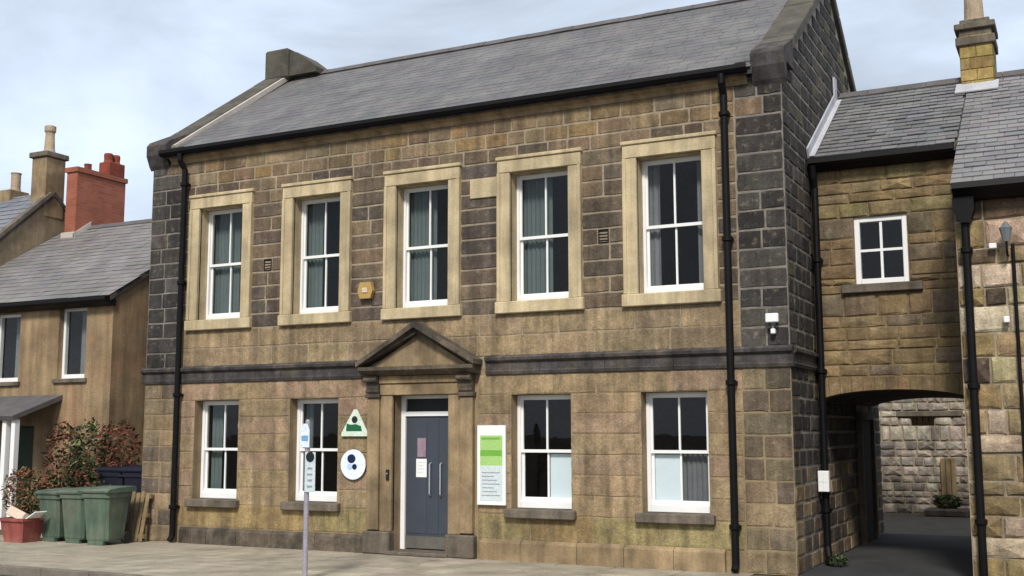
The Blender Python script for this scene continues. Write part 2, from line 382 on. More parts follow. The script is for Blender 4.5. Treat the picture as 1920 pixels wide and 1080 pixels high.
def grid_wall(mb, x0, x1, z0, z1, y0, y1, holes, axis='x', m=0):
    """solid slab with rectangular holes; axis x: slab spans x,z between y0..y1; axis y: u is y and the thickness is x"""
    xs = sorted({x0, x1, *[h[0] for h in holes], *[h[1] for h in holes]}); zs = sorted({z0, z1, *[h[2] for h in holes], *[h[3] for h in holes]})
    xs = [x for x in xs if x0 <= x <= x1]; zs = [z for z in zs if z0 <= z <= z1]
    def solid(i, k):
        if i < 0 or k < 0 or i >= len(xs) - 1 or k >= len(zs) - 1: return False
        cx, cz = (xs[i] + xs[i + 1]) / 2, (zs[k] + zs[k + 1]) / 2
        return not any(h[0] < cx < h[1] and h[2] < cz < h[3] for h in holes)
    def P(u, t, z): return (u, t, z) if axis == 'x' else (t, u, z)
    def quad(*p):
        b = len(mb.v); mb.v += list(p); mb.face((b, b + 1, b + 2, b + 3), None, m)
    for i in range(len(xs) - 1):
        for k in range(len(zs) - 1):
            if not solid(i, k): continue
            a, b, c, d = xs[i], xs[i + 1], zs[k], zs[k + 1]
            quad(P(a, y0, c), P(b, y0, c), P(b, y0, d), P(a, y0, d)); quad(P(a, y1, c), P(a, y1, d), P(b, y1, d), P(b, y1, c))
            if not solid(i - 1, k): quad(P(a, y0, c), P(a, y0, d), P(a, y1, d), P(a, y1, c))
            if not solid(i + 1, k): quad(P(b, y0, c), P(b, y1, c), P(b, y1, d), P(b, y0, d))
            if not solid(i, k - 1): quad(P(a, y0, c), P(a, y1, c), P(b, y1, c), P(b, y0, c))
            if not solid(i, k + 1): quad(P(a, y0, d), P(b, y0, d), P(b, y1, d), P(a, y1, d))
    return mb
def slates(x0, x1, ye, ze, yr, zr, w, exp, base, lift=0.012, skip=None, amt=0.14):
    """slates on the plane from the eave line (ye,ze) to the ridge line (yr,zr)"""
    mb = MB(); s = Vector((0, yr - ye, zr - ze)); ln = s.length; s.normalize(); nrm = Vector((1, 0, 0)).cross(s)
    if nrm.z < 0: nrm = -nrm
    rows = int(ln / exp)
    for r in range(rows + 1):
        a = r * exp; b = min(a + exp * 1.25, ln); x = x0 - (w / 2 if r % 2 else 0)
        while x < x1:
            ww = w * random.uniform(0.93, 1.07)
            p, q = max(x + 0.003, x0), min(x + ww - 0.003, x1); x += ww
            if q - p < 0.03: continue
            if skip and skip((p + q) / 2, ye + s.y * a): continue
            c = vary(base, amt, 0.04); l0 = lift * random.uniform(1.1, 2.0); dd = random.uniform(-0.006, 0.006)
            O = Vector((0, ye, ze)); i = len(mb.v)
            for (xx, t, h) in ((p, a + dd, l0), (q, a + dd, l0), (q, b, 0.003), (p, b, 0.003), (p, a + dd, l0 - 0.012), (q, a + dd, l0 - 0.012)):
                mb.v.append(tuple(O + s * t + nrm * h + Vector((xx, 0, 0))))
            mb.face((i, i + 1, i + 2, i + 3), c); mb.face((i + 4, i + 5, i + 1, i), c); mb.face((i + 5, i + 2, i + 1), c); mb.face((i + 4, i, i + 3), c)
    return mb
def sash(parent, cx, w, z0, z1, y, style, frame=0.055, kick=0.10, blind=None, rows=2):
    """two-over-two sash window; y = outer face of the box frame"""
    x0, x1 = cx - w / 2, cx + w / 2
    mb = MB(); f = frame
    mb.bbox(x0, x0 + f, y, y + 0.12, z0, z1, 0.004); mb.bbox(x1 - f, x1, y, y + 0.12, z0, z1, 0.004)
    mb.bbox(x0 + f, x1 - f, y + 0.002, y + 0.118, z1 - f * 0.6, z1, 0.004); mb.bbox(x0 + f, x1 - f, y - 0.02, y + 0.118, z0, z0 + kick * 0.6, 0.006)
    wdw = mb.build('window', M['white'], parent)
    zm = (z0 + z1) / 2; a, b = x0 + f, x1 - f
    for nm, c, d, yy, bot in (('upper_sash', zm - 0.02, z1 - f * 0.6, y + 0.025, 0.045), ('lower_sash', z0 + kick * 0.6, zm + 0.022, y + 0.062, 0.055)):
        s = MB(); t = 0.03
        s.box(a, a + 0.035, yy, yy + t, c, d); s.box(b - 0.035, b, yy, yy + t, c, d)
        s.box(a + 0.035, b - 0.035, yy + 0.001, yy + t - 0.001, c, c + bot); s.box(a + 0.035, b - 0.035, yy + 0.001, yy + t - 0.001, d - 0.04, d)
        s.box(cx - 0.014, cx + 0.014, yy + 0.002, yy + t - 0.002, c + bot, d - 0.04)
        s.build(nm, M['white'], wdw)
        for (p, q) in ((a + 0.034, cx - 0.013), (cx + 0.013, b - 0.034)):
            g = MB(); g.box(p, q, yy + 0.012, yy + 0.017, c + bot - 0.002, d - 0.038); g.build('pane', M['glass'], wdw)
    for (kind, p, q, c, d) in (blind or []):     # fractions of the opening
        s = MB(); X0, X1 = a + (b - a) * p, a + (b - a) * q; Z0, Z1 = z0 + kick * 0.6 + (z1 - z0 - 0.1) * c, z0 + 0.06 + (z1 - z0 - 0.1) * d
        yb = y + 0.16
        if kind == 'film': s.box(X0, X1, y + 0.102, y + 0.105, Z0, Z1); s.build('frosted_film', M['frost'], wdw)
        else:
            n = max(3, int((X1 - X0) / 0.035)); poly = []
            for i in range(n + 1): poly.append((X0 + (X1 - X0) * i / n, yb + (0.018 if i % 2 else -0.012) + random.uniform(-.004, .004)))
            back = [(px_, py_ + 0.006) for px_, py_ in reversed(poly)]
            s.prism(poly + back, Z0, Z1, axis='z')
            s.build('curtain' if kind == 'curtain' else 'blind', M['curtain' if kind == 'curtain' else 'blind'], wdw)
    return wdw
def pipe(name, parent, pts, r, brackets=(), mat='black'):
    mb = MB(); mb.tube(pts, r, 12); o = mb.build(name, M[mat], parent, smooth=False)
    for (x, y, z) in brackets:
        b = MB(); b.lathe([(r * 1.25, z - 0.035), (r * 1.45, z - 0.025), (r * 1.45, z + 0.025), (r * 1.25, z + 0.035)], x, y, 12); b.box(x - 0.07, x + 0.07, y + r * 0.6, y + r + 0.03, z - 0.02, z + 0.02)
        b.build('bracket', M[mat], o)
    return o

# ------------------------------------------------------------------ the setting
def struct(o): o['kind'] = 'structure'; return o
g = MB(); g.v += [(-600, -600, -0.15), (600, -600, -0.15), (600, 600, -0.15), (-600, 600, -0.15)]; g.face((0, 1, 2, 3)); struct(g.build('ground', M['joint']))
g = MB(); g.v += [(-120, -13, -0.125), (120, -13, -0.125), (120, -3.72, -0.125), (-120, -3.72, -0.125)]; g.face((0, 1, 2, 3)); struct(g.build('road', M['asphalt']))
g = MB(); g.box(-60, 60, -3.6, 0.4, -0.14, -0.012); pave = struct(g.build('pavement', M['joint']))
fm = []
for k in range(4):
    mb = MB(); mb.bbox(-0.5, 0.5, -0.5, 0.5, -0.02, 0.012, 0.006); me = mb.mesh('flag'); me.materials.append(M['flag']); fm.append(me)
for r in range(6):
    y0 = -3.6 + r * 0.66; x = -3.2 + (0.4 if r % 2 else 0)
    while x < 11.3:
        w = random.uniform(0.6, 1.05)
        if r == 5 and x > -0.3: d = 0.34
        else: d = 0.66
        if y0 + d > 0.05 and x + w > -0.1: d = -0.0 - y0
        if d > 0.1 and not (x + w > 11.36):
            o = link('flag', random.choice(fm), pave); o.location = (x + w / 2, y0 + d / 2, -0.012 + random.uniform(-0.002, 0.002)); o.scale = (w - 0.02, d - 0.02, 1)
            o.color = (*vary(lin(164, 154, 135), 0.08, 0.02), 1)
        x += w
g = MB(); g.box(-60, 60, -3.725, -3.6, -0.16, -0.03); kerb = struct(g.build('kerb', M['joint']))
mb = MB(); mb.bbox(-0.5, 0.5, -0.5, 0.5, -0.5, 0.5, 0.04); km = mb.mesh('kerb_stone'); km.materials.append(M['flag'])
x = -8
while x < 16:
    o = link('kerb_stone', km, kerb); o.location = (x + 0.45, -3.665, -0.06); o.scale = (0.89, 0.13, 0.125); o.color = (*vary(lin(128, 120, 108), 0.1, 0.02), 1); x += 0.9
g = MB(); g.box(11.36, 13.6, -0.28, 6.9, -0.1, 0.004); g.box(11.36, 18, -3.6, -0.28, -0.1, -0.004); struct(g.build('alley_path', M['alley']))
g = MB(); g.box(6, 18, 6.9, 16, -0.1, 0.004); struct(g.build('rear_yard', M['joint']))
g = MB(); g.box(-30, -0.02, 0.4, 9, -0.12, -0.004); struct(g.build('yard_paving', M['joint']))

# ------------------------------------------------------------------ the stone building
W, DEP = 11.38, 6.9
CX = [1.64, 3.67, 5.70, 7.73, 9.76]
main = thing('stone_building', 'two-storey soot-stained stone building with five cream-framed upper windows and pedimented grey door', 'building', (5.7, 0, 0))
UP = [(c - 0.48, c + 0.48, 3.78, 5.74) for c in CX]
LOW = [(c - 0.48, c + 0.48, 0.74, 2.40) for c in (CX[0], CX[1], CX[3], CX[4])]
DOORH = (5.20, 6.20, 0.0, 2.42)
fw = MB(); grid_wall(fw, 0, W, 0, 6.80, 0.0, 0.42, UP + LOW + [DOORH, (0.72, 0.72, 2.8, 2.8), (10.72, 10.72, 2.8, 2.8)])
front = fw.build('front_wall', [M['mortar'], M['mortar_low'], M['mortar_pier']], main)
for pl_ in front.data.polygons:
    if pl_.center.z < 2.8: pl_.material_index = 1
    elif not 0.72 < pl_.center.x < 10.72: pl_.material_index = 2
tan, tan2, pink = lin(154, 133, 102), lin(148, 128, 97), lin(156, 132, 107)
dark, dark2, brown = lin(103, 90, 78), lin(86, 77, 69), lin(124, 104, 80)
blk, blk2, ochre = lin(56, 53, 51), lin(78, 74, 69), lin(146, 120, 80)
from mathutils import noise as mnoise
def front_color(x, z):
    r = random.random()
    q = 0.5 + 0.9 * mnoise.noise((x * 0.75 + 3.1, z * 0.9, 1.7))      # broad sooty patches
    pier = x > 10.72 or x < 0.72
    if z > 2.9:
        if pier:
            if z > 6.2 and x < 10.95 and r < .6: return vary(brown, .2)
            return vary(blk if r < 0.62 else blk2, 0.25)
        if z < 3.65: return vary(mixc(tan, dark, 0.05 if r < .75 else .25), 0.06, 0.02)
        if z > 6.15: return vary(mixc(random.choice([ochre, brown, tan2]), dark, min(.8, max(0, q - .2))), 0.12)
        if z > 5.9: return vary(mixc(brown, dark2, min(1, max(0, q + random.uniform(-.25, .25)))), 0.12)
        q2 = min(1, max(0, q + 0.22 + random.uniform(-.3, .3)))
        return vary(mixc(mixc(brown, tan2, 0.25), dark2, q2), 0.12, 0.03)
    if x > 10.72: return vary(mixc(mixc(tan2, dark, random.uniform(0, .8)), blk, min(.9, max(0, (x - 10.75) * 1.1 + random.uniform(-.25, .25) - (0.35 if z < 0.9 else 0)))), 0.12)
    if x < 0.72: return vary(random.choice([tan2, dark, lin(128, 112, 90)]), 0.15)
    if z < 0.7: return vary(lin(146, 132, 92) if r < .7 else lin(150, 128, 88), 0.07, 0.02)
    return vary(tan if r < .5 else (pink if r < .75 else tan2), 0.05, 0.015)
zl = [0.28, 0.66] + [0.66 + (2.40 - 0.66) * i / 6 for i in range(1, 7)] + [2.70]
zu = [2.97, 3.285, 3.60] + [3.60 + 2.34 * i / 10 for i in range(1, 11)] + [6.16, 6.38, 6.60]
surr = [(c - 0.68, c + 0.68, 3.60, 5.94) for c in CX]
tab = (6.55, 7.05, 5.472, 5.706)
low_b = [(c - 0.48, c + 0.48, 0.66, 2.40) for c in (CX[0], CX[1], CX[3], CX[4])] + [(4.74, 6.70, 0, 2.7)]
st = lay(zl, 0.72, 10.72, low_b, 0.7, 1.1, 0.005, front_color)
st += lay([0.0] + [2.70 * i / 10 for i in range(1, 11)], 0.0, 0.72, [], 0.36, 0.5, 0.018, front_color) + lay([0.0] + [2.70 * i / 9 for i in range(1, 10)], 10.72, W, [], 0.33, 0.45, 0.022, front_color)
st += lay(zu[:3], 0.72, 10.72, [], 0.6, 0.95, 0.010, front_color)
st += lay(zu[2:], 0.72, 10.72, surr + [tab, (8.66, 8.84, 4.536, 4.77), (2.58, 2.74, 4.536, 4.77)], 0.38, 0.62, 0.026, front_color)
zp = [2.97 + (6.95 - 2.97) * i / 15 for i in range(16)]
st += lay(zp, 0.0, 0.72, [], 0.36, 0.5, 0.024, front_color) + lay(zp, 10.72, W, [], 0.34, 0.48, 0.026, front_color)
# raise the wall behind the two end piers to carry the kneelers
e = MB(); e.box(0, 0.45, 0.0, 0.42, 6.80, 6.98); e.box(10.95, W, 0.0, 0.42, 6.80, 6.98); e.build('pier_head', M['mortar_dark'], main)
add_stones(front, st, 'ashlar', 0.0, 'x', 300, drop=None, proud=0.009)
# tablet and small vents
t = MB(); t.bbox(6.56, 7.04, -0.035, 0.05, 5.40, 5.70, 0.008); t.build('tablet', M['cream'], main)
for (x, z) in ((8.75, 4.653), (2.66, 4.653)):
    t = MB()
    t.box(x - 0.08, x + 0.08, -0.012, 0.03, z - 0.10, z - 0.085); t.box(x - 0.08, x + 0.08, -0.012, 0.03, z + 0.085, z + 0.10); t.box(x - 0.08, x - 0.065, -0.012, 0.03, z - 0.085, z + 0.085); t.box(x + 0.065, x + 0.08, -0.012, 0.03, z - 0.085, z + 0.085)
    for k in range(4): t.box(x - 0.065, x + 0.065, -0.006, 0.025, z - 0.07 + k * 0.045, z - 0.055 + k * 0.045)
    t.build('air_vent', M['black'], main)
# upper window surrounds and windows
blinds_up = [[('blind', 0.0, 0.62, 0, 1)], [('blind', 0.0, 0.36, 0, 1)], [('blind', 0.0, 0.55, 0, 1)], [('blind', 0.0, 0.55, 0, 1)], [('curtain', 0.0, 0.2, 0, 1), ('curtain', 0.84, 1.0, 0, 1)]]
for i, c in enumerate(CX):
    s = MB(); yb = 0.03
    s.bbox(c - 0.68, c - 0.48, -0.055, yb, 3.78, 5.74, 0.008)
    s.bbox(c - 0.69, c - 0.635, -0.078, yb, 3.779, 5.741, 0.008); j = s.build('window_surround', M['cream'], main)
    s = MB(); s.bbox(c + 0.48, c + 0.68, -0.055, yb, 3.78, 5.74, 0.008); s.bbox(c + 0.635, c + 0.69, -0.078, yb, 3.779, 5.741, 0.008); s.build('jamb', M['cream'], j)
    s = MB(); s.bbox(c - 0.69, c + 0.69, -0.062, yb, 5.742, 5.93, 0.008); s.bbox(c - 0.71, c + 0.71, -0.085, yb, 5.932, 5.99, 0.012); s.build('lintel', M['cream'], j)
    s = MB(); s.bbox(c - 0.72, c + 0.72, -0.085, 0.18, 3.60, 3.778, 0.012); s.build('sill', M['cream'], j)
    s = MB(); s.box(c - 0.50, c - 0.478, 0.03, 0.34, 3.78, 5.74); s.box(c + 0.478, c + 0.50, 0.03, 0.34, 3.78, 5.74); s.box(c - 0.48, c + 0.48, 0.03, 0.34, 5.738, 5.76); s.build('reveal', M['cream'], j)
    sash(main, c, 0.955, 3.782, 5.735, 0.19, 'up', frame=0.042, kick=0.13, blind=blinds_up[i])
blinds_low = [[('blind', 0.06, 0.3, 0, 1)], [('blind', 0.0, 0.2, 0.45, 1)], [('film', 0.52, 0.97, 0.02, 0.47)], [('film', 0.04, 0.5, 0.02, 0.47), ('curtain', 0.5, 0.97, 0.0, 0.47)]]
for i, c in enumerate((CX[0], CX[1], CX[3], CX[4])):
    s = MB(); s.bbox(c - 0.56, c + 0.56, -0.11, 0.18, 0.61, 0.742, 0.014); s.build('window_sill', M['grey_stone'], main)
    sash(main, c, 0.955, 0.745, 2.395, 0.19, 'low', frame=0.055, kick=0.17, blind=blinds_low[i])
# interior shell: floors, back wall, so the rooms stay dark
s = MB(); s.box(0.02, W - 0.02, 0.43, DEP - 0.3, 0.02, 0.06); s.build('ground_floor', M['floorboard'], main)
s = MB(); s.box(0.02, W - 0.02, 0.425, DEP - 0.3, 2.85, 3.05); s.build('upper_floor', M['floorboard'], main)
s = MB(); s.box(0.02, W - 0.02, 3.2, 3.3, 0.06, 2.85); s.box(0.02, W - 0.02, 3.2, 3.3, 3.05, 6.7); s.build('partition', M['interior'], main)
# rear and left walls
s = MB(); s.box(0.0, W, DEP - 0.3, DEP, 0, 6.8); s.build('rear_wall', M['mortar_dark'], main)
RZ = 9.20; RY = 3.45
gp = [(0.42, 0), (DEP - 0.3, 0), (DEP - 0.3, 6.8), (DEP, 6.86), (RY, RZ + 0.02), (0.0, 6.86), (0.42, 6.8)]
s = MB(); s.prism(gp, 0.0, 0.36, axis='x'); s.build('left_gable_wall', M['mortar_dark'], main)
s = MB(); s.prism(gp, W - 0.36, W, axis='x'); gable = s.build('gable_wall', M['mortar_dark'], main)
gs = []
def gclip(z0, z1):
    zm = z1
    if zm <= 6.85: return (0.0, DEP)
    k = (RZ - zm) / (RZ - 6.86)
    if k < 0.03: return None
    return (RY - RY * k + 0.05, RY + RY * k - 0.05)
def gcol(y, z):
    r = random.random()
    if z < 1.4: return vary(random.choice([tan2, dark, dark2, brown]), .2)
    if y > 4.2 and z > 6 and r < .5: return vary(lin(92, 88, 58), .2)
    return vary(blk if r < .75 else (blk2 if r < .92 else lin(84, 80, 62)), .25)
zg = [0.0 + 9.2 * i / 40 for i in range(41)]
SIDE = (4.55, 5.75, 0.0, 2.1)
gs = lay(zg, 0, DEP, [SIDE], 0.36, 0.6, 0.038, gcol, gclip)
# side stones that the photograph can see come first
add_stones(gable, gs, 'ashlar', W, 'y', 300, proud=0.012, drop=lambda s: (5 if (s[0] > 1.6 and s[3] < 5.6) else 0))
s = MB(); s.box(W + 0.0, W + 0.05, 4.62, 5.68, 0.02, 2.05); sdr = s.build('side_door', M['dark_wood'], main)
s = MB(); s.box(W - 0.01, W + 0.10, 4.50, 4.62, 0, 2.17); s.box(W - 0.01, W + 0.10, 5.68, 5.80, 0, 2.17); s.box(W - 0.01, W + 0.10, 4.62, 5.68, 2.05, 2.17); s.build('door_frame', M['grey_stone'], sdr)
# roof
s = MB(); th = 0.1
s.prism([(-0.16, 6.80), (RY, RZ), (DEP + 0.16, 6.80), (DEP + 0.16, 6.70), (RY, RZ - 0.12), (-0.16, 6.70)], 0.36, W - 0.36, axis='x'); roof = s.build('roof', M['soot'], main)
sl = slates(0.37, W - 0.37, -0.2, 6.785, RY, RZ + 0.01, 0.28, 0.2, lin(104, 101, 100), amt=0.04, lift=0.0045); o = sl.build('slates', M['slate'], roof); tag(o, kind='stuff')
sl = slates(0.37, W - 0.37, DEP + 0.2, 6.785, RY, RZ + 0.01, 0.28, 0.2, lin(104, 101, 100), amt=0.04, lift=0.0045); o = sl.build('slates', M['slate'], roof); tag(o, kind='stuff')
rm = MB(); rm.prism([(-0.17, -0.115), (-0.04, 0.0), (0.04, 0.0), (0.17, -0.115), (0.15, -0.13), (0.0, -0.03), (-0.15, -0.13)], -0.225, 0.225, axis='x'); rme = rm.mesh('ridge_tile'); rme.materials.append(M['ridge'])
x = 0.42
while x < W - 0.5:
    o = link('ridge_tile', rme, roof); o.location = (x + 0.225, RY, RZ + 0.055 + random.uniform(-.004, .004)); x += 0.458
# copings: individual stones laid up the slope, kneelers at the foot, block at the left apex
def coping(x0, x1, end):
    n = 5; A = Vector((0, -0.05, 6.90)); Bv = Vector((0, RY, RZ + 0.13)); first = None
    sl_ = (Bv - A); ang = math.atan2(sl_.z, sl_.y)
    for k in range(n):
        for rear in (0, 1):
            a, b = k / n, (k + 1) / n; mb = MB(); ln = sl_.length
            mt = Matrix.Translation(A) @ Matrix.Rotation(ang, 4, 'X')
            if rear: mt = Matrix.Translation((0, 2 * RY, 0)) @ Matrix.Diagonal((1, -1, 1, 1)) @ mt
            mb.bbox(x0, x1, a * ln + 0.006, b * ln - 0.006, -0.10, 0.06 + random.uniform(-.006, .006), 0.015, mat=mt)
            mb.build('coping_stone', M['coping'], main)
    mb = MB(); mb.prism([(-0.13, 6.80), (-0.13, 6.98), (-0.06, 7.06), (0.42, 7.30), (0.45, 6.86), (0.02, 6.86), (0.02, 6.72), (-0.02, 6.62), (0.0, 6.55), (-0.05, 6.62)], x0 + 0.01, x1 + 0.005, axis='x')
    mb.build('kneeler', M['soot'], main)
M['coping'] = material('coping_stone', lin(88, 84, 74), noise=0.35, nscale=3, fine=0.2, tint=lin(60, 57, 52), tint_amt=0.8)
mt = Matrix.Translation((0, -0.05, 6.90)) @ Matrix.Rotation(math.atan2(RZ + 0.13 - 6.90, RY + 0.05), 4, 'X'); s = MB(); s.box(0.402, 0.47, 0.1, 4.0, -0.06, 0.03, mat=mt); s.build('mortar_fillet', M['lead_pale'], main)
coping(-0.07, 0.40, 0); coping(W - 0.40, W + 0.07, 1)
s = MB(); s.bbox(-0.05, 0.55, 3.05, 3.85, 9.1, 9.74, 0.04); s.prism([(0.551, 9.15), (0.551, 9.66), (0.75, 9.62), (1.22, 9.26), (1.22, 9.15)], 3.12, 3.78); s.build('apex_block', M['coping'], main)
s = MB(); s.bbox(W - 0.50, W + 0.06, 3.1, 3.8, 9.15, 9.62, 0.04); s.build('apex_block', M['coping'], main)
# eaves cornice, gutter
s = MB(); s.prism([(0.03, 6.60), (-0.03, 6.60), (-0.05, 6.66), (-0.11, 6.70), (-0.13, 6.76), (0.03, 6.76)], 0.46, W - 0.46, axis='x'); s.build('eaves_cornice', M['ashlar'], main)
s = MB(); s.prism([(-0.24, 6.84), (-0.25, 6.78), (-0.21, 6.73), (-0.15, 6.73), (-0.125, 6.78), (-0.125, 6.84), (-0.14, 6.84), (-0.145, 6.78), (-0.2, 6.75), (-0.23, 6.78), (-0.23, 6.84)], 0.34, W - 0.42, axis='x'); s.build('gutter', M['black'], main)
# downpipes
for x, xt in ((0.84, 0.80), (10.60, 10.60)):
    zt = 6.74
    pipe('downpipe', main, [(xt, -0.19, zt), (xt, -0.19, 6.62), (x, -0.10, 6.46), (x, -0.10, 0.12), (x, -0.16, 0.04)], 0.052, [(x, -0.10, z) for z in (6.2, 4.45, 2.5, 0.6)])
# string course
def string_course(x0, x1, nm='string_course'):
    s = MB(); s.prism([(0.03, 2.70), (-0.035, 2.70), (-0.05, 2.745), (-0.04, 2.76), (-0.04, 2.87), (-0.09, 2.905), (-0.10, 2.945), (-0.03, 2.985), (0.03, 2.985)], x0, x1, axis='x'); return s.build(nm, M['soot'], main)
x = -0.04
while x < W + 0.03:
    x1 = min(x + 1.02, W + 0.05)
    if x < 4.68 < x1: x1 = 4.68
    if 4.6 < x < 6.8: x = 6.84; x1 = x + 0.9
    if W + 0.05 - x1 < 0.3: x1 = W + 0.05
    string_course(x, x1 - 0.006); x = x1
s = MB(); s.prism([(W - 0.03, 2.70), (W + 0.035, 2.70), (W + 0.05, 2.745), (W + 0.04, 2.76), (W + 0.04, 2.87), (W + 0.08, 2.905), (W + 0.08, 2.945), (W - 0.03, 2.985)], 0.03, 1.54); s.build('string_course', M['soot'], main)
# plinths
def plinth(x0, x1, h, pr, mat, lmax=1.0):
    x = x0
    while x < x1 - 0.05:
        w = random.uniform(0.55, lmax); b = x + w
        if x1 - b < 0.35: b = x1
        s = MB(); s.prism([(0.02, 0.0), (-pr, 0.0), (-pr, h - 0.05), (-0.025, h), (0.02, h)], x + 0.004, b - 0.004, axis='x'); s.build('plinth_stone', mat, main); x = b
plinth(0.95, 4.72, 0.27, 0.07, M['weathered']); plinth(6.76, 10.45, 0.30, 0.08, M['ashlar'])
# ------------------------------------------------------------------ door case
PC = 5.72
def dcbox(nm, x0, x1, y0, y1, z0, z1, mat='ashlar', bv=0.008): s = MB(); s.bbox(x0, x1, y0, y1, z0, z1, bv); return s.build(nm, M[mat], main)
for sgn in (-1, 1):
    a, b = (4.98, 5.20) if sgn < 0 else (6.20, 6.42)
    dcbox('architrave', a, b, -0.05, 0.04, 0.34, 2.42)
    a, b = (4.76, 4.978) if sgn < 0 else (6.422, 6.64)
    p = dcbox('pilaster', a, b, -0.085, 0.04, 0.36, 2.38)
    s = MB(); s.bbox(a - 0.025, b + 0.025, -0.12, 0.03, 2.382, 2.45, 0.01); s.build('capital', M['weathered'], p)
    lo = (4.72, 5.21) if sgn < 0 else (6.19, 6.68)
    dcbox('base_stone', lo[0], lo[1], -0.13, 0.04, 0.0, 0.34, 'grey_stone', 0.02)
    s = MB(); prof = [(0.02, 2.45)]
    for k in range(9):
        t = k / 8; prof.append((-0.07 - 0.15 * t ** 1.6 - 0.03 * math.sin(t * math.pi * 2), 2.45 + 0.27 * t))
    prof.append((0.02, 2.72)); s.prism(prof, a, b, axis='x'); s.lathe([(0.05, 0), (0.05, 0.001)], 0, 0, 3) if False else None
    cs = s.build('console', M['weathered'], main)
    s = MB(); s.tube([(a - 0.01, -0.16, 2.665), (b + 0.01, -0.16, 2.665)], 0.045, 12); s.tube([(a - 0.008, -0.10, 2.485), (b + 0.008, -0.10, 2.485)], 0.03, 12); s.build('scroll', M['weathered'], cs)
dcbox('frieze', 4.98, 6.42, -0.07, 0.04, 2.422, 2.60); dcbox('frieze_band', 4.98, 6.42, -0.10, 0.04, 2.602, 2.722)
s = MB(); hw = 1.02
s.prism([(0.02, 2.724), (-0.17, 2.724), (-0.24, 2.78), (-0.27, 2.80), (-0.27, 2.855), (0.02, 2.855)], PC - hw, PC + hw, axis='x'); ped = s.build('pediment', M['weathered'], main)
s = MB(); s.prism([(PC - 0.86, 2.857), (PC + 0.86, 2.857), (PC, 3.36)], -0.11, 0.02); s.build('tympanum', M['ashlar'], ped)
APX = 3.53
for sgn in (-1, 1):
    for nm, d0, d1, pr in (('raking_cornice', 0.0, 0.075, 0.30), ('raking_mould', 0.075, 0.15, 0.22)):
        s = MB()
        e0 = (PC + sgn * (hw + 0.03), 2.93); a0 = (PC, APX)
        poly = [(e0[0], e0[1] - d0), (a0[0], a0[1] - d0 * 1.15), (a0[0], a0[1] - d1 * 1.15), (e0[0], e0[1] - d1 if e0[1] - d1 > 2.857 else 2.857)]
        s.prism(poly, -pr, 0.02); s.build(nm, M['weathered'], ped)
# ------------------------------------------------------------------ door
s = MB(); yd = 0.24
s.box(5.20, 5.275, yd - 0.02, yd + 0.1, 0.06, 2.42); s.box(6.125, 6.20, yd - 0.02, yd + 0.1, 0.06, 2.42); s.box(5.275, 6.125, yd - 0.018, yd + 0.098, 2.10, 2.17); s.box(5.275, 6.125, yd - 0.018, yd + 0.098, 2.37, 2.42)
dfr = s.build('door_frame', M['white'], main)
s = MB(); s.box(5.275, 6.125, yd + 0.03, yd + 0.04, 2.17, 2.37); s.build('transom_pane', M['ink'], dfr)
s = MB(); s.bbox(5.278, 6.122, yd + 0.01, yd + 0.06, 0.07, 2.098, 0.004); door = s.build('door', M['door'], main)
s = MB()
for (a, b) in ((5.31, 5.66), (5.70, 5.87), (5.91, 6.09)): s.bbox(a, b, yd + 0.002, yd + 0.012, 0.30, 2.05, 0.004)
s.build('door_panel', M['door'], door)
s = MB()
for x in (5.74, 5.93): s.tube([(x, yd - 0.01, 1.38), (x, yd - 0.05, 1.36), (x, yd - 0.05, 0.90), (x, yd - 0.01, 0.88)], 0.014, 8)
s.build('handle', M['steel'], door)
s = MB(); s.bbox(5.28, 6.12, yd - 0.0, yd + 0.01, 0.075, 0.26, 0.003); s.build('kick_plate', M['kick'], door)
dcbox('doorstep', 5.15, 6.25, -0.16, 0.42, 0.0, 0.058, 'grey_stone', 0.012)
s = MB(); s.box(5.195, 5.20, 0.04, 0.22, 0.34, 2.4); s.build('door_reveal', M['ashlar'], main) if False else None

def flat(name, poly, y, t, mat, parent=None):
    s = MB(); s.prism(poly, y - t, y); return s.build(name, M[mat], parent)
nt_ = flat('paper_notice', [(5.47, 1.16), (5.66, 1.16), (5.66, 1.44), (5.47, 1.44)], yd - 0.001, 0.003, 'paper'); tag(nt_, 'white paper notice stuck on the grey front door', 'notice')
s = MB()
for k in range(4): s.box(5.50, 5.63 - 0.03 * (k % 2), yd - 0.006, yd - 0.0045, 1.38 - k * 0.05, 1.392 - k * 0.05)
s.build('print', M['pale'], nt_)
nt2 = flat('poster', [(5.49, 1.47), (5.64, 1.47), (5.64, 1.76), (5.49, 1.76)], yd - 0.001, 0.003, 'poster' if 'poster' in M else 'curtain'); tag(nt2, 'faded mauve poster above the white notice on the door', 'poster')
s = MB(); s.bbox(5.115, 5.165, -0.085, -0.05, 1.12, 1.28, 0.006); dbx = s.build('door_entry_panel', M['ink']); tag(dbx, 'small dark entry buzzer on the stone jamb beside the grey door', 'buzzer')
s = MB(); s.lathe([(0.012, 0), (0.012, 0.004)], 0, 0, 10); bt = s.build('button', M['steel'], dbx); bt.rotation_euler = (math.pi / 2, 0, 0); bt.location = (5.14, -0.085, 1.22)

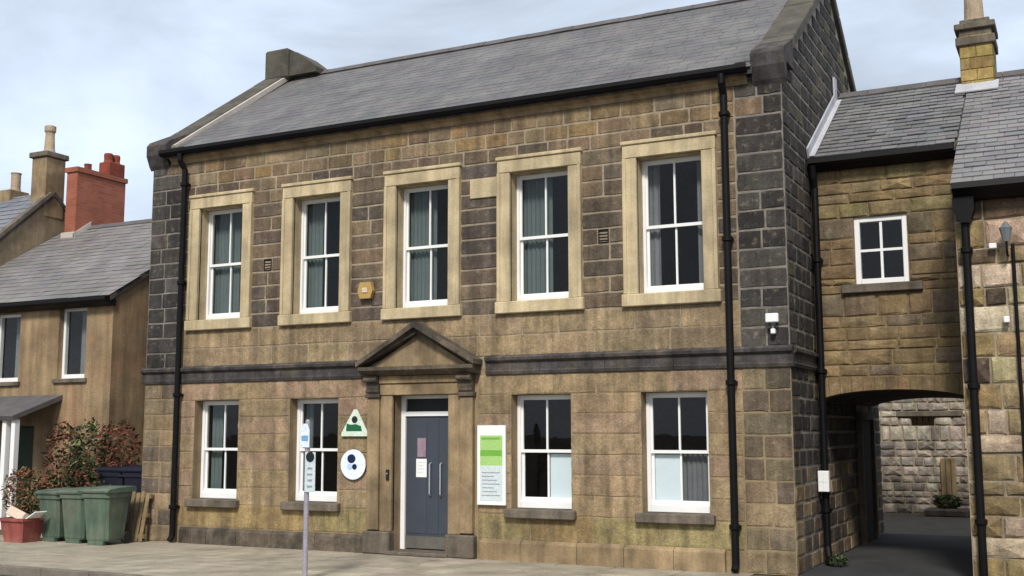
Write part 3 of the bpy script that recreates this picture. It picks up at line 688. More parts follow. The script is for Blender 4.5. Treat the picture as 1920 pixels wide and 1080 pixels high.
# ------------------------------------------------------------------ wall signs
YS = -0.045
def disc(cx, cz, r, n=28, sx=1.0, sz=1.0): return [(cx + r * sx * math.cos(2 * math.pi * k / n), cz + r * sz * math.sin(2 * math.pi * k / n)) for k in range(n)]
sg = flat('wall_sign', disc(4.49, 1.35, 0.235), YS, 0.015, 'ice'); tag(sg, 'round pale sign with two dark blue spots beside a ground-floor window', 'sign')
flat('spot', disc(4.46, 1.44, 0.07, sx=1.1), YS - 0.0155, 0.003, 'navy', sg); flat('small_spot', disc(4.52, 1.315, 0.045), YS - 0.0155, 0.003, 'navy', sg); flat('smudge', disc(4.43, 1.315, 0.05), YS - 0.0155, 0.003, 'paleblue', sg)
sg = flat('wall_sign', [(4.26, 1.79), (4.76, 1.79), (4.76, 1.84), (4.55, 2.21), (4.49, 2.21), (4.26, 1.84)], YS, 0.015, 'mint'); tag(sg, 'white triangular sign with green and black emblem above the round sign', 'sign')
flat('green_band', [(4.35, 1.87), (4.65, 1.87), (4.63, 1.95), (4.53, 1.98), (4.44, 1.97), (4.36, 1.99)], YS - 0.0155, 0.003, 'green', sg); flat('black_spot', disc(4.51, 2.05, 0.055), YS - 0.0155, 0.003, 'ink', sg)
sg = flat('notice_board', [(6.72, 0.79), (7.19, 0.79), (7.19, 1.95), (6.72, 1.95)], YS, 0.03, 'white'); tag(sg, 'tall white-framed board with lime green panel right of the door', 'sign')
flat('grey_panel', [(6.77, 0.85), (7.14, 0.85), (7.14, 1.36), (6.77, 1.36)], YS - 0.0305, 0.003, 'pale', sg)
flat('lime_panel', [(6.77, 1.36), (7.14, 1.36), (7.14, 1.80), (6.77, 1.80)], YS - 0.0305, 0.003, 'lime', sg)
flat('lime_band', [(6.77, 1.50), (7.13, 1.50), (7.13, 1.585), (6.77, 1.585)], YS - 0.0338, 0.001, 'lime2', sg)
flat('lime_line', [(6.79, 1.74), (7.10, 1.74), (7.10, 1.77), (6.79, 1.77)], YS - 0.0338, 0.001, 'lime2', sg)
s = MB()
for k in range(7): s.box(6.80, 7.10 - 0.05 * (k % 3), YS - 0.0345, YS - 0.0338, 0.92 + k * 0.055, 0.935 + k * 0.055)
s.build('grey_lines', M['galv'], sg)
# alarm box, security light
s = MB(); s.prism([(4.60, 3.96), (4.80, 3.96), (4.84, 4.08), (4.80, 4.22), (4.60, 4.22), (4.56, 4.08)], -0.11, -0.03); al = s.build('alarm_box', M['alarm']); tag(al, 'yellow burglar alarm box between two upper windows', 'alarm')
s = MB(); s.bbox(4.65, 4.75, -0.125, -0.11, 4.05, 4.13, 0.005); s.build('strobe', M['card'], al)
s = MB(); s.bbox(11.10, 11.27, -0.16, -0.10, 3.28, 3.40, 0.01); fl = s.build('security_light', M['white']); tag(fl, 'white security floodlight on the blackened right corner pier', 'light')
s = MB(); s.box(11.17, 11.20, -0.10, -0.02, 3.25, 3.31); s.build('arm', M['galv'], fl); s = MB(); s.bbox(11.155, 11.215, -0.12, -0.06, 3.13, 3.2, 0.01); s.build('sensor', M['paper'], fl)
s = MB(); s.box(11.155, 11.215, -0.058, -0.02, 3.15, 3.18); s.build('sensor_bracket', M['galv'], fl)
s = MB(); s.box(11.18, 11.19, -0.10, -0.08, 3.2, 3.28); s.build('sensor_arm', M['galv'], fl)

# ------------------------------------------------------------------ archway building
arch = thing('archway_building', 'narrow stone link over an arched passage with one small white window', 'building', (12.4, 1.55, 0))
AX0, AX1, AY = 11.40, 13.46, 1.55
def arcz(x): t = (x - (AX0 + AX1) / 2) / ((AX1 - AX0) / 2); return 2.23 + 0.20 * math.sqrt(max(0, 1 - t * t * 0.92))
WIN = (11.99, 12.72, 3.93, 4.90)
s = MB(); grid_wall(s, AX0, AX1, 3.0, 5.72, AY, AY + 0.35, [WIN])
n = 16
for i in range(n):
    a, b = AX0 + (AX1 - AX0) * i / n, AX0 + (AX1 - AX0) * (i + 1) / n
    s.prism([(a, arcz(a)), (b, arcz(b)), (b, 3.0), (a, 3.0)], AY, AY + 0.35)
aw = s.build('front_wall', M['mortar_arch'] if 'mortar_arch' in M else M['ashlar'], arch)
at1, at2, at3 = lin(138, 118, 84), lin(124, 104, 74), lin(112, 98, 78)
def acol(x, z):
    if z > 4.9: return vary(random.choice([at1, at1, lin(150, 132, 96), lin(136, 122, 82)]), .12)
    return vary(random.choice([at1, at2, at2, at3]), .10)
zz = [2.62]
while zz[-1] < 5.55: zz.append(zz[-1] + random.uniform(0.13, 0.24))
zz[-1] = 5.70
za = [2.62] + [3.0]; zz = [z for z in zz if not (3.62 < z < 3.93) and not (4.78 < z < 5.0)] + [3.80, 3.93, 4.90]
zz = sorted(zz)
ast = lay(zz, AX0, AX1, [(WIN[0], WIN[1], 3.93, 4.90), (11.80, 12.90, 3.80, 3.93)], 0.32, 0.6, 0.010, acol)
add_stones(aw, ast, 'rubble', AY, 'x', 300, proud=0.02)
for i in range(13):
    a, b = AX0 + (AX1 - AX0) * i / 13 + 0.005, AX0 + (AX1 - AX0) * (i + 1) / 13 - 0.005
    s = MB(); s.prism([(a, arcz(a)), (b, arcz(b)), (b, 2.61), (a, 2.61)], AY - 0.02, AY + 0.1); v = s.build('voussoir', M['stone'], aw); v.color = (*vary(at2, .1), 1)
s = MB()
for i in range(n):
    a, b = AX0 + (AX1 - AX0) * i / n, AX0 + (AX1 - AX0) * (i + 1) / n
    s.prism([(a, arcz(a)), (b, arcz(b)), (b, arcz(b) + 0.2), (a, arcz(a) + 0.2)], AY + 0.352, 6.15)
s.build('vault', M['soot'], arch)
s = MB(); grid_wall(s, AX0, AX1, 2.65, 5.72, 5.9, 6.2, []); s.build('rear_wall', M['ashlar'], arch)
# its small window
wx0, wx1, wz0, wz1 = WIN; y = AY + 0.03
s = MB(); f = 0.075
s.bbox(wx0, wx0 + f, y, y + 0.09, wz0, wz1, 0.006); s.bbox(wx1 - f, wx1, y, y + 0.09, wz0, wz1, 0.006); s.bbox(wx0 + f, wx1 - f, y + 0.002, y + 0.088, wz1 - f, wz1, 0.006); s.bbox(wx0 + f, wx1 - f, y - 0.01, y + 0.088, wz0, wz0 + f, 0.006)
aw_ = s.build('window', M['white'], arch)
mxc, mzc = (wx0 + wx1) / 2, (wz0 + wz1) / 2
s = MB(); s.box(mxc - 0.018, mxc + 0.018, y + 0.02, y + 0.05, wz0 + f, wz1 - f); s.box(wx0 + f, mxc - 0.018, y + 0.021, y + 0.049, mzc - 0.018, mzc + 0.018); s.box(mxc + 0.018, wx1 - f, y + 0.021, y + 0.049, mzc - 0.018, mzc + 0.018); s.build('glazing_bar', M['white'], aw_)
for (a, b) in ((wx0 + f, mxc - 0.018), (mxc + 0.018, wx1 - f)):
    for (c, d) in ((wz0 + f, mzc - 0.018), (mzc + 0.018, wz1 - f)):
        s = MB(); s.box(a, b, y + 0.03, y + 0.036, c, d); s.build('pane', M['glass'], aw_)
s = MB(); s.box(AX0, AX1, AY + 0.36, 5.89, 3.0, 3.1); s.build('upper_floor', M['floorboard'], arch)
s = MB(); s.bbox(11.80, 12.90, AY - 0.09, AY + 0.05, 3.80, 3.925, 0.012); s.build('window_sill', M['grey_stone'], arch)
# roof of archway, gutter, flashing
RS = 0.63; AE, AZ = 1.40, 5.80; RR, RRZ = 4.0, 7.43
s = MB(); s.prism([(AE + 0.02, AZ - 0.01), (RR, RRZ - 0.01), (6.6, AZ - 0.01), (6.6, AZ - 0.1), (RR, RRZ - 0.12), (AE + 0.02, AZ - 0.1)], W + 0.02, 13.448, axis='x'); ar = s.build('roof', M['soot'], arch)
o = slates(W + 0.03, 13.44, AE, AZ, RR, RRZ, 0.25, 0.17, lin(112, 111, 111), amt=0.2, lift=0.016).build('slates', M['slate'], ar); tag(o, kind='stuff')
x = W + 0.06
while x < 13.3:
    o = link('ridge_tile', rme, ar); o.location = (x + 0.225, RR, RRZ + 0.05 + random.uniform(-.006, .006)); x += 0.458
s = MB(); s.prism([(AE - 0.12, AZ - 0.02), (AE - 0.13, AZ - 0.10), (AE - 0.06, AZ - 0.13), (AE + 0.02, AZ - 0.19), (AY + 0.01, AZ - 0.19), (AY + 0.01, AZ - 0.06), (AE + 0.02, AZ - 0.02)], W + 0.04, 13.40, axis='x'); s.build('gutter', M['black'], arch)
mt = Matrix.Translation((0, AE, AZ)) @ Matrix.Rotation(math.atan2(RRZ - AZ, RR - AE), 4, 'X')
s = MB(); s.box(W + 0.022, W + 0.05, 0.0, 2.75, -0.02, 0.16, mat=mt); s.box(W + 0.05, W + 0.13, 0.0, 2.75, 0.03, 0.042, mat=mt); s.box(W + 0.024, W + 0.052, 3.55, 3.75, 7.2, 7.65); s.build('flashing', M['lead'], arch)
px_ = W + 0.10
pipe('downpipe', arch, [(px_, 1.33, 5.68), (px_, 1.37, 5.5), (px_, 1.44, 5.35), (px_, 1.44, 0.25), (px_ + 0.03, 1.36, 0.10), (px_ + 0.06, 1.26, 0.03)], 0.05, [(px_, 1.44, z) for z in (4.3, 2.7, 0.75)])
s = MB(); s.bbox(11.41, 11.56, 1.28, 1.388, 1.01, 1.30, 0.008); mbx = s.build('meter_box', M['white']); tag(mbx, 'small white box on the black downpipe beside the archway', 'box')
s = MB(); s.box(11.43, 11.54, 1.276, 1.28, 1.15, 1.155); s.box(11.484, 11.488, 1.2755, 1.28, 1.03, 1.28); s.build('door_seam', M['pale'], mbx)

# ------------------------------------------------------------------ right-hand cottage
rc = thing('stone_cottage', 'rubble stone cottage with slate roof and tall chimney right of the archway', 'building', (15.5, 0.25, 0))
RY0, RX0, RX1 = 0.25, 13.47, 19.0
s = MB(); grid_wall(s, RX0, RX1, 0, 4.80, RY0, RY0 + 0.4, [(16.0, 16.95, 0.9, 2.2), (16.0, 16.95, 3.1, 4.3), (17.5, 18.4, 0.0, 2.1)]); rw = s.build('front_wall', M['mortar'], rc)
rp = [lin(156, 136, 100), lin(188, 170, 144), lin(100, 82, 64), lin(140, 120, 82), lin(176, 152, 130), lin(78, 66, 54), lin(170, 156, 118)]
zz = [0.0]
while zz[-1] < 4.6: zz.append(zz[-1] + random.uniform(0.17, 0.36))
zz[-1] = 4.78
def rcol(x, z):
    return vary(random.choice(rp if z > 2.4 else [rp[0], rp[1], rp[3], rp[4], rp[0]]), .12)
rst = lay(zz, RX0, RX1, [(16.0, 16.95, 0.9, 2.2), (16.0, 16.95, 3.1, 4.3), (17.5, 18.4, 0.0, 2.1)], 0.28, 0.6, 0.02, rcol)
add_stones(rw, rst, 'rubble', RY0, 'x', 300, proud=0.028)
s = MB(); s.box(RX0, RX0 + 0.4, RY0 + 0.4, 7.0, 0, 4.8); s.prism([(RY0 + 0.4, 4.8), (7.0, 4.8), (7.0, 5.5), (4.0, 7.3), (0.6, 5.16)], RX0, RX0 + 0.4, axis='x'); s.build('side_wall', M['ashlar'], rc)
s = MB(); s.box(RX1 - 0.4, RX1, RY0 + 0.4, 7.0, 0, 4.8); s.prism([(RY0 + 0.4, 4.8), (7.0, 4.8), (7.0, 5.5), (4.0, 7.3), (0.6, 5.16)], RX1 - 0.4, RX1, axis='x'); s.build('side_wall', M['ashlar'], rc)
s = MB(); s.box(RX0 + 0.4, RX1 - 0.4, 6.6, 7.0, 0, 5.5); s.build('rear_wall', M['ashlar'], rc)
for (a, b, c, d) in ((16.0, 16.95, 0.9, 2.2), (16.0, 16.95, 3.1, 4.3)):
    sash(rc, (a + b) / 2, b - a, c, d, RY0 + 0.12, 'r')
s = MB(); s.bbox(17.5, 18.4, RY0 + 0.15, RY0 + 0.2, 0.02, 2.1, 0.006); s.build('door', M['dark_wood'], rc)
s = MB(); EY, EZ = 0.03, 4.94
s.prism([(EY + 0.02, EZ - 0.01), (RR, RRZ - 0.012), (7.3, 5.36), (7.3, 5.26), (RR, RRZ - 0.12), (EY + 0.02, EZ - 0.1)], 13.452, RX1 + 0.1, axis='x'); rr = s.build('roof', M['soot'], rc)
o = slates(13.455, RX1 + 0.1, EY, EZ, RR, RRZ, 0.25, 0.18, lin(126, 124, 124), amt=0.14, lift=0.014).build('slates', M['slate'], rr); tag(o, kind='stuff')
x = 13.50
while x < RX1:
    o = link('ridge_tile', rme, rr); o.location = (x + 0.225, RR, RRZ + 0.05 + random.uniform(-.006, .006)); x += 0.458
s = MB(); s.prism([(EY - 0.1, EZ - 0.0), (EY - 0.12, EZ - 0.08), (EY - 0.05, EZ - 0.12), (EY + 0.06, EZ - 0.20), (RY0 + 0.01, EZ - 0.20), (RY0 + 0.01, EZ - 0.03)], 13.48, RX1, axis='x'); s.build('gutter', M['black'], rc)
# hopper + downpipe
s = MB(); s.prism([(13.47, 4.77), (13.72, 4.77), (13.72, 4.60), (13.66, 4.44), (13.55, 4.44), (13.47, 4.60)], 0.03, 0.21); s.build('hopper', M['black'], rc)
pipe('downpipe', rc, [(13.60, 0.13, 4.46), (13.60, 0.13, 0.0)], 0.05, [(13.60, 0.13, z) for z in (4.1, 2.4, 0.75)])
pipe('cable_pipe', rc, [(14.13, 0.19, 4.15), (14.13, 0.19, 0.0)], 0.022, [])
# chimney of the cottage
s = MB(); chx0, chx1, chy0, chy1 = 13.36, 13.84, 3.65, 4.3
chs = lambda s_, a, b: s_.bbox(chx0 + a, chx1 - a, chy0 + a, chy1 - a, b[0], b[1], 0.012)
chs(s, 0, (7.0, 7.88)); ch = s.build('chimney', M['ashlar_moss'] if 'ashlar_moss' in M else M['ashlar'], rc)
k = 0; z = 7.12
while z < 7.86:
    h = 0.185
    for (a, b) in (((0, .5), (.5, 1)) if k % 2 else ((0, .3), (.3, 1))):
        s = MB(); s.bbox(chx0 + (chx1 - chx0) * a + .004, chx0 + (chx1 - chx0) * b - .004, chy0 - 0.015, chy0 + 0.1, z + .004, z + h - .004, 0.008); o = s.build('block', M['stone'], ch); o.color = (*vary(lin(160, 138, 82), .2, .06), 1)
    for (a, b) in (((0, .55), (.55, 1)) if k % 2 else ((0, .35), (.35, 1))):
        s = MB(); s.bbox(chx1 - 0.1, chx1 + 0.015, chy0 + (chy1 - chy0) * a + .004, chy0 + (chy1 - chy0) * b - .004, z + .004, z + h - .004, 0.008); o = s.build('block', M['stone'], ch); o.color = (*vary(lin(138, 126, 74), .2, .06), 1)
    z += h; k += 1
for (a, z0, z1) in ((-0.05, 7.882, 8.02), (0.0, 8.022, 8.14), (-0.06, 8.142, 8.24), (0.02, 8.242, 8.32)):
    s = MB(); chs(s, a, (z0, z1)); s.build('chimney_cap', M['grey_stone'], ch)
s = MB(); cx, cy = 13.58, 3.97
s.lathe([(0.17, 8.32), (0.15, 8.40), (0.13, 8.9), (0.16, 8.95), (0.15, 9.02), (0.12, 9.02), (0.1, 8.5)], cx, cy, 14); s.build('chimney_pot', M['pot'], ch)
mt = None
s = MB(); s.box(chx0 - 0.06, chx1 + 0.06, chy0 - 0.30, chy0 + 0.02, 7.02, 7.05, mat=None)
s = MB(); mt = Matrix.Translation((0, 3.3, 5.0 + 0.63 * 3.22 + 0.0)) @ Matrix.Rotation(math.atan2(0.63, 1), 4, 'X'); s.box(chx0 - 0.07, chx1 + 0.07, 0.0, 0.46, 0.0, 0.02, mat=mt); s.build('flashing', M['lead'], rc)
# lamp bits on cottage wall
lt = thing('wall_lantern', 'grey wall lantern on a black bracket under the cottage eaves', 'lantern', (14.07, 0.2, 4.2))
s = MB(); s.lathe([(0.04, 4.16), (0.07, 4.30), (0.08, 4.33), (0.05, 4.36), (0.015, 4.41)], 14.07, 0.02, 8); s.build('lantern_head', M['lantern'] if 'lantern' in M else M['galv'], lt)
s = MB(); s.tube([(14.07, 0.24, 4.02), (14.07, 0.12, 4.0), (14.07, 0.02, 4.06), (14.07, 0.02, 4.17)], 0.014, 8); s.build('bracket', M['black'], lt)
s = MB(); s.bbox(13.86, 13.95, 0.12, 0.20, 4.10, 4.17, 0.01); s.box(13.89, 13.92, 0.2, 0.26, 4.12, 4.15); bl = s.build('bulkhead_light', M['white']); tag(bl, 'small white light high on the cottage wall next to the lantern', 'light')
s = MB(); s.bbox(13.98, 14.05, 0.13, 0.20, 3.17, 3.25, 0.01); s.box(14.0, 14.03, 0.2, 0.26, 3.19, 3.22); bl = s.build('bulkhead_light', M['white']); tag(bl, 'small white light halfway up the cottage wall below the lantern', 'light')

# ------------------------------------------------------------------ yard behind the passage
YW = 12.5
yw = thing('yard_wall', 'rough rubble wall closing the yard behind the archway', 'wall', (12.0, YW, 0))
VN = (11.20, 11.70, 1.98, 2.18)
s = MB(); grid_wall(s, 7.5, 16.5, 0, 3.6, YW, YW + 0.4, [VN]); s.box(11.1, 11.8, YW + 0.25, YW + 0.35, 1.9, 2.3); yb = s.build('backing', M['mortar'], yw)
zz = [0.0]
while zz[-1] < 1.75: zz.append(zz[-1] + random.uniform(0.13, 0.22))
zz[-1] = 1.98; zz += [2.18, 2.32, 2.5, 2.72, 2.9, 3.12, 3.34, 3.6]
yst = lay(zz, 8.5, 14.5, [VN, (10.9, 12.3, 2.18, 2.32)], 0.2, 0.42, 0.025, lambda x, z: vary(random.choice([lin(172, 162, 148), lin(150, 141, 130), lin(126, 118, 110), lin(164, 152, 138), lin(180, 170, 152)]), .14))
add_stones(yb, yst, 'rubble', YW, 'x', 300, proud=0.03, drop=lambda s: (5 if (s[0] < 10.3 or s[1] > 13.3) else 0))
s = MB(); s.bbox(10.9, 12.3, YW - 0.08, YW + 0.05, 2.19, 2.31, 0.01); s.build('lintel', M['grey_stone'], yw)
s = MB()
for x in (11.32, 11.45, 11.58): s.box(x - 0.012, x + 0.012, YW + 0.05, YW + 0.08, 1.98, 2.18)
s.build('vent_bars', M['black'], yw)
s = MB()
for k in range(3): s.bbox(11.80 + k * 0.11, 11.90 + k * 0.11, YW - 0.12, YW - 0.06, 0.0, 1.25, 0.006)
gt = s.build('timber_boards', M['wood']); tag(gt, 'brown timber boarding standing against the yard wall', 'boards')
s = MB(); s.bbox(11.5, 12.4, YW - 0.9, YW - 0.2, 0.0, 0.16, 0.03); sb = s.build('stone_slab', M['grey_stone']); tag(sb, 'low grey stone slab at the foot of the yard wall', 'slab')

# ------------------------------------------------------------------ neighbouring cottage on the left
lh = thing('rendered_cottage', 'sandy rendered cottage with grey roof and red brick chimney behind the green bins', 'building', (-5.2, 1.5, 0))
LX0, LX1, LY = -8.0, -2.42, 1.5
LWIN = [(-3.92, -3.14, 2.95, 4.40), (-5.86, -5.06, 2.92, 4.36)]
s = MB(); grid_wall(s, LX0, LX1, 0, 4.55, LY, LY + 0.3, LWIN + [(-5.4, -4.5, 0, 2.0)]); s.build('front_wall', M['render'], lh)
LRY, LRZ, LE = 5.2, 6.95, 1.36
s = MB(); s.prism([(LY + 0.3, 0), (9.0, 0), (9.0, 4.55), (LRY, LRZ - 0.1), (LY, 4.55), (LY + 0.3, 4.55)], LX1 - 0.3, LX1, axis='x'); s.build('side_wall', M['render'], lh)
for (a, b, c, d) in LWIN:
    f = 0.06; y = LY + 0.12
    s = MB(); s.bbox(a, a + f, y, y + 0.09, c, d, 0.005); s.bbox(b - f, b, y, y + 0.09, c, d, 0.005); s.bbox(a + f, b - f, y + .002, y + 0.088, d - f, d, 0.005); s.bbox(a + f, b - f, y - .01, y + 0.088, c, c + 0.09, 0.005)
    w_ = s.build('window', M['white'], lh)
    s = MB(); s.box(a + f, b - f, y + 0.03, y + 0.036, c + 0.09, d - f); s.build('pane', M['glass'], w_)
    s = MB(); s.box(a + f + 0.25, b - f, y + 0.2, y + 0.21, c + 0.09, d - f); s.build('blind', M['curtain'], w_)
    s = MB(); s.bbox(a - 0.08, b + 0.08, LY - 0.06, LY + 0.1, c - 0.09, c - 0.002, 0.01); s.build('sill', M['grey_stone'], w_)
s = MB(); m_ = (LRZ - 4.57) / (LRY - LE)
s.prism([(LE, 4.57), (LRY, LRZ), (9.04, 4.57), (9.04, 4.47), (LRY, LRZ - 0.1), (LE, 4.47)], LX0, LX1 + 0.06, axis='x'); lr = s.build('roof', M['soot'], lh)
o = slates(LX0, LX1 + 0.08, LE - 0.04, 4.565, LRY, LRZ + 0.01, 0.3, 0.22, lin(122, 118, 116), amt=0.09, lift=0.011).build('slates', M['slate'], lr); tag(o, kind='stuff')
x = LX0 + 0.9
while x < LX1 - 0.3:
    o = link('ridge_tile', rme, lr); o.location = (x + 0.225, LRY, LRZ + 0.05); x += 0.458
s = MB(); s.prism([(LE - 0.14, 4.56), (LE - 0.15, 4.48), (LE - 0.08, 4.43), (LE + 0.03, 4.38), (LY + 0.02, 4.38), (LY + 0.02, 4.5), (LE, 4.54)], LX0, LX1 + 0.05, axis='x'); s.build('gutter', M['black'], lh)
pipe('downpipe', lh, [(-2.33, 3.0, 4.9), (-2.33, 3.0, 0.0)], 0.045, [], 'rustpipe' if 'rustpipe' in M else 'dark_wood')
# red brick stack astride the ridge
s = MB(); s.box(-7.56, -7.2, 4.72, 6.3, 6.2, 8.30); bc = s.build('brick_chimney', M['brick'], lh)
s = MB(); s.box(-7.60, -7.16, 4.68, 6.34, 8.301, 8.42); s.build('brick_cap', M['brick'], bc)
s = MB(); s.bbox(-7.57, -7.19, 5.72, 6.26, 8.42, 8.78, 0.02); s.build('pot_base', M['terracotta'], bc)
for y in (5.86, 6.10): s = MB(); s.lathe([(0.13, 8.78), (0.11, 8.84), (0.12, 8.98), (0.10, 9.02)], -7.38, y, 12); s.build('chimney_pot', M['terracotta'], bc)
s = MB(); s.lathe([(0.10, 8.42), (0.09, 8.55), (0.1, 8.6)], -7.38, 5.2, 10); s.build('chimney_pot', M['terracotta'], bc)
zr = lambda y: 4.57 + m_ * (y - LE)
s = MB(); s.prism([(4.66, zr(4.66) + 0.02), (LRY, zr(LRY) + 0.02), (LRY, zr(LRY) + 0.16), (4.66, zr(4.66) + 0.12)], -7.198, -7.17, axis='x'); s.box(-7.62, -7.16, 4.66, 4.715, zr(4.66) + 0.01, zr(4.66) + 0.16); s.build('flashing', M['lead_pale'] if 'lead_pale' in M else M['lead'], bc)
# porch
s = MB(); s.prism([(0.30, 2.18), (1.49, 2.62), (1.49, 2.52), (0.34, 2.10)], -6.2, -3.72, axis='x'); po = s.build('porch_roof', M['ridge'], lh)
for x in (-4.05, -3.80, -5.9): s = MB(); s.bbox(x - 0.055, x + 0.055, 0.40, 0.52, 0, 2.12, 0.008); s.build('porch_post', M['white'], po)
s = MB(); s.bbox(-5.36, -4.54, LY + 0.1, LY + 0.15, 0.02, 1.98, 0.006); s.build('front_door', M['leaf_dark'], lh)

# taller house behind it
th_ = thing('tall_house', 'taller stone house with steep slate roof rising behind the rendered cottage', 'building', (-12, 1.0, 0))
TY, TR, TZ = 1.4, 4.75, 7.86
s = MB(); s.prism([(TY, 0), (8.1, 0), (8.1, 4.8), (TR, TZ - 0.06), (TY, 4.8)], -8.4, -8.02, axis='x'); s.build('gable_wall', M['render_grey'] if 'render_grey' in M else M['render'], th_)
s = MB(); s.box(-16, -8.4, TY, TY + 0.3, 0, 4.75); s.build('front_wall', M['render'], th_)
s = MB(); s.prism([(TY - 0.15, 4.72), (TR, TZ), (8.25, 4.72), (8.25, 4.6), (TR, TZ - 0.12), (TY - 0.15, 4.6)], -16, -7.97, axis='x'); tr_ = s.build('roof', M['soot'], th_)
o = slates(-13, -8.02, TY - 0.18, 4.72, TR, TZ + 0.01, 0.3, 0.22, lin(120, 122, 128), amt=0.16).build('slates', M['slate'], tr_); tag(o, kind='stuff')
mt = Matrix.Translation((0, TY - 0.15, 4.74)) @ Matrix.Rotation(math.atan2(TZ - 4.72, TR - TY + 0.15), 4, 'X')
s = MB(); s.bbox(-8.1, -7.93, 0, 4.55, -0.03, 0.07, 0.01, mat=mt); s.build('verge', M['grey_stone'], th_)
s = MB(); s.bbox(-8.52, -8.0, 4.45, 5.05, 7.2, 8.72, 0.015); c2 = s.build('chimney', M['ashlar'], th_)
s = MB(); s.bbox(-8.58, -7.94, 4.39, 5.11, 8.722, 8.86, 0.02); s.build('chimney_cap', M['grey_stone'], c2)
s = MB(); s.lathe([(0.17, 8.86), (0.13, 8.98), (0.11, 9.4), (0.14, 9.45), (0.14, 9.58), (0.1, 9.6)], -8.27, 4.75, 14); s.build('chimney_pot', M['pot'], c2)
s = MB(); s.bbox(-10.2, -9.45, 4.6, 5.2, 7.3, 8.06, 0.015); c3 = s.build('chimney', M['ashlar'], th_)
s = MB(); s.lathe([(0.14, 8.06), (0.12, 8.15), (0.12, 8.5), (0.14, 8.54)], -9.62, 4.9, 14); s.build('chimney_pot', M['pot'], c3)

# ------------------------------------------------------------------ bins and clutter
def make_bin(mat, label, group, h=0.96):
    r = thing('wheelie_bin', label, 'bin', group=group)
    def tap(x, y, z0, z1, a, b): pass
    s = MB(); w0, w1, d0, d1 = 0.22, 0.285, 0.22, 0.31; zb, zt = 0.07, h - 0.10
    rings = []
    for (w, d, z) in ((w0, d0, zb), (w0 + 0.01, d0 + 0.01, zb + 0.03), (w1 - 0.012, d1 - 0.015, zt - 0.08), (w1 + 0.012, d1 + 0.012, zt - 0.075), (w1 + 0.012, d1 + 0.012, zt)):
        b = len(s.v); rings.append(b)
        cc = 0.05
        for (sx, sy, ox, oy) in ((-1, -1, cc, 0), (1, -1, -cc, 0), (1, -1, 0, cc), (1, 1, 0, -cc), (1, 1, -cc, 0), (-1, 1, cc, 0), (-1, 1, 0, -cc), (-1, -1, 0, cc)):
            s.v.append((sx * w + ox, sy * d + oy, z))
    for i in range(4):
        for k in range(8): s.face((rings[i] + k, rings[i] + (k + 1) % 8, rings[i + 1] + (k + 1) % 8, rings[i + 1] + k))
    s.face(tuple(rings[0] + k for k in reversed(range(8)))); s.face(tuple(rings[-1] + k for k in range(8)))
    s.build('body', M[mat], r)
    s = MB(); s.prism([(-d1 - 0.035, zt + 0.004), (-d1 - 0.045, zt + 0.03), (-d1 + 0.03, zt + 0.065), (0.0, zt + 0.085), (d1 + 0.03, zt + 0.095), (d1 + 0.06, zt + 0.05), (d1 + 0.03, zt + 0.004)], -w1 - 0.03, w1 + 0.03, axis='x'); s.build('lid', M[mat], r)
    s = MB(); s.tube([(-w1 + 0.03, d1 + 0.085, zt + 0.02), (w1 - 0.03, d1 + 0.085, zt + 0.02)], 0.016, 8); s.box(-w1 + 0.04, -w1 + 0.07, d1, d1 + 0.085, zt - 0.0, zt + 0.02); s.box(w1 - 0.07, w1 - 0.04, d1, d1 + 0.085, zt, zt + 0.02); s.build('handle', M[mat], r)
    for sx in (-1, 1):
        s = MB(); s.tube([(sx * 0.20, d0 + 0.02, 0.10), (sx * 0.27, d0 + 0.02, 0.10)], 0.10, 16); s.build('wheel', M['rubber'], r)
    s = MB(); s.box(-0.16, 0.16, -d0 - 0.01, -d0 + 0.06, 0.0, 0.075); s.build('foot', M[mat], r)
    return r

GB = 'green wheelie bins in a row on the pavement'
bin3 = make_bin('bin_green', 'green wheelie bin at the end of the row beside the wooden pallet', GB)
bin2 = copy_tree(bin3); bin1 = copy_tree(bin3)
bin2['label'] = 'green wheelie bin in the middle of the row of three'
bin1['label'] = 'green wheelie bin at the end of the row beside the red tub'
for o, x, y, a, sc in ((bin3, 0.02, -0.80, 5, 1.0), (bin2, -0.62, -0.70, 3, 0.96), (bin1, -1.22, -0.66, -2, 0.93)):
    o.location = (x, y, 0); o.rotation_euler[2] = math.radians(a); o.scale = (sc, sc, sc)
NB = 'dark navy bins behind the green row'
n1 = make_bin('bin_navy', 'dark navy wheelie bin standing close to the corner of the stone building', NB, h=1.12)
n2 = copy_tree(n1); n2['label'] = 'dark navy wheelie bin standing beside the flowering red shrub' if False else 'dark navy wheelie bin standing beside the red-leaved shrub'
for o, x, y, a in ((n1, -0.62, 0.75, 4), (n2, -1.32, 0.85, -6)):
    o.location = (x, y, 0); o.rotation_euler[2] = math.radians(a); o.scale = (1.12, 1.0, 1.12)
# wooden pallet leaning on the corner of the building
pl = thing('wooden_pallet', 'weathered wooden pallet leaning against the corner of the stone building', 'pallet', (0.10, -0.22, 0))
tilt = Matrix.Translation((0.10, -0.24, 0.0)) @ Matrix.Rotation(math.radians(-11), 4, 'X')
for k in range(4): s = MB(); s.bbox(-0.20 + k * 0.11, -0.12 + k * 0.11, -0.03, -0.012, 0.0, 0.86 - 0.03 * (k % 2), 0.003, mat=tilt); s.build('slat', M['wood'], pl)
for z in (0.06, 0.42, 0.74): s = MB(); s.bbox(-0.21, 0.22, -0.012, 0.06, z, z + 0.07, 0.004, mat=tilt); s.build('rail', M['dark_wood' if z > 1 else 'wood'], pl)
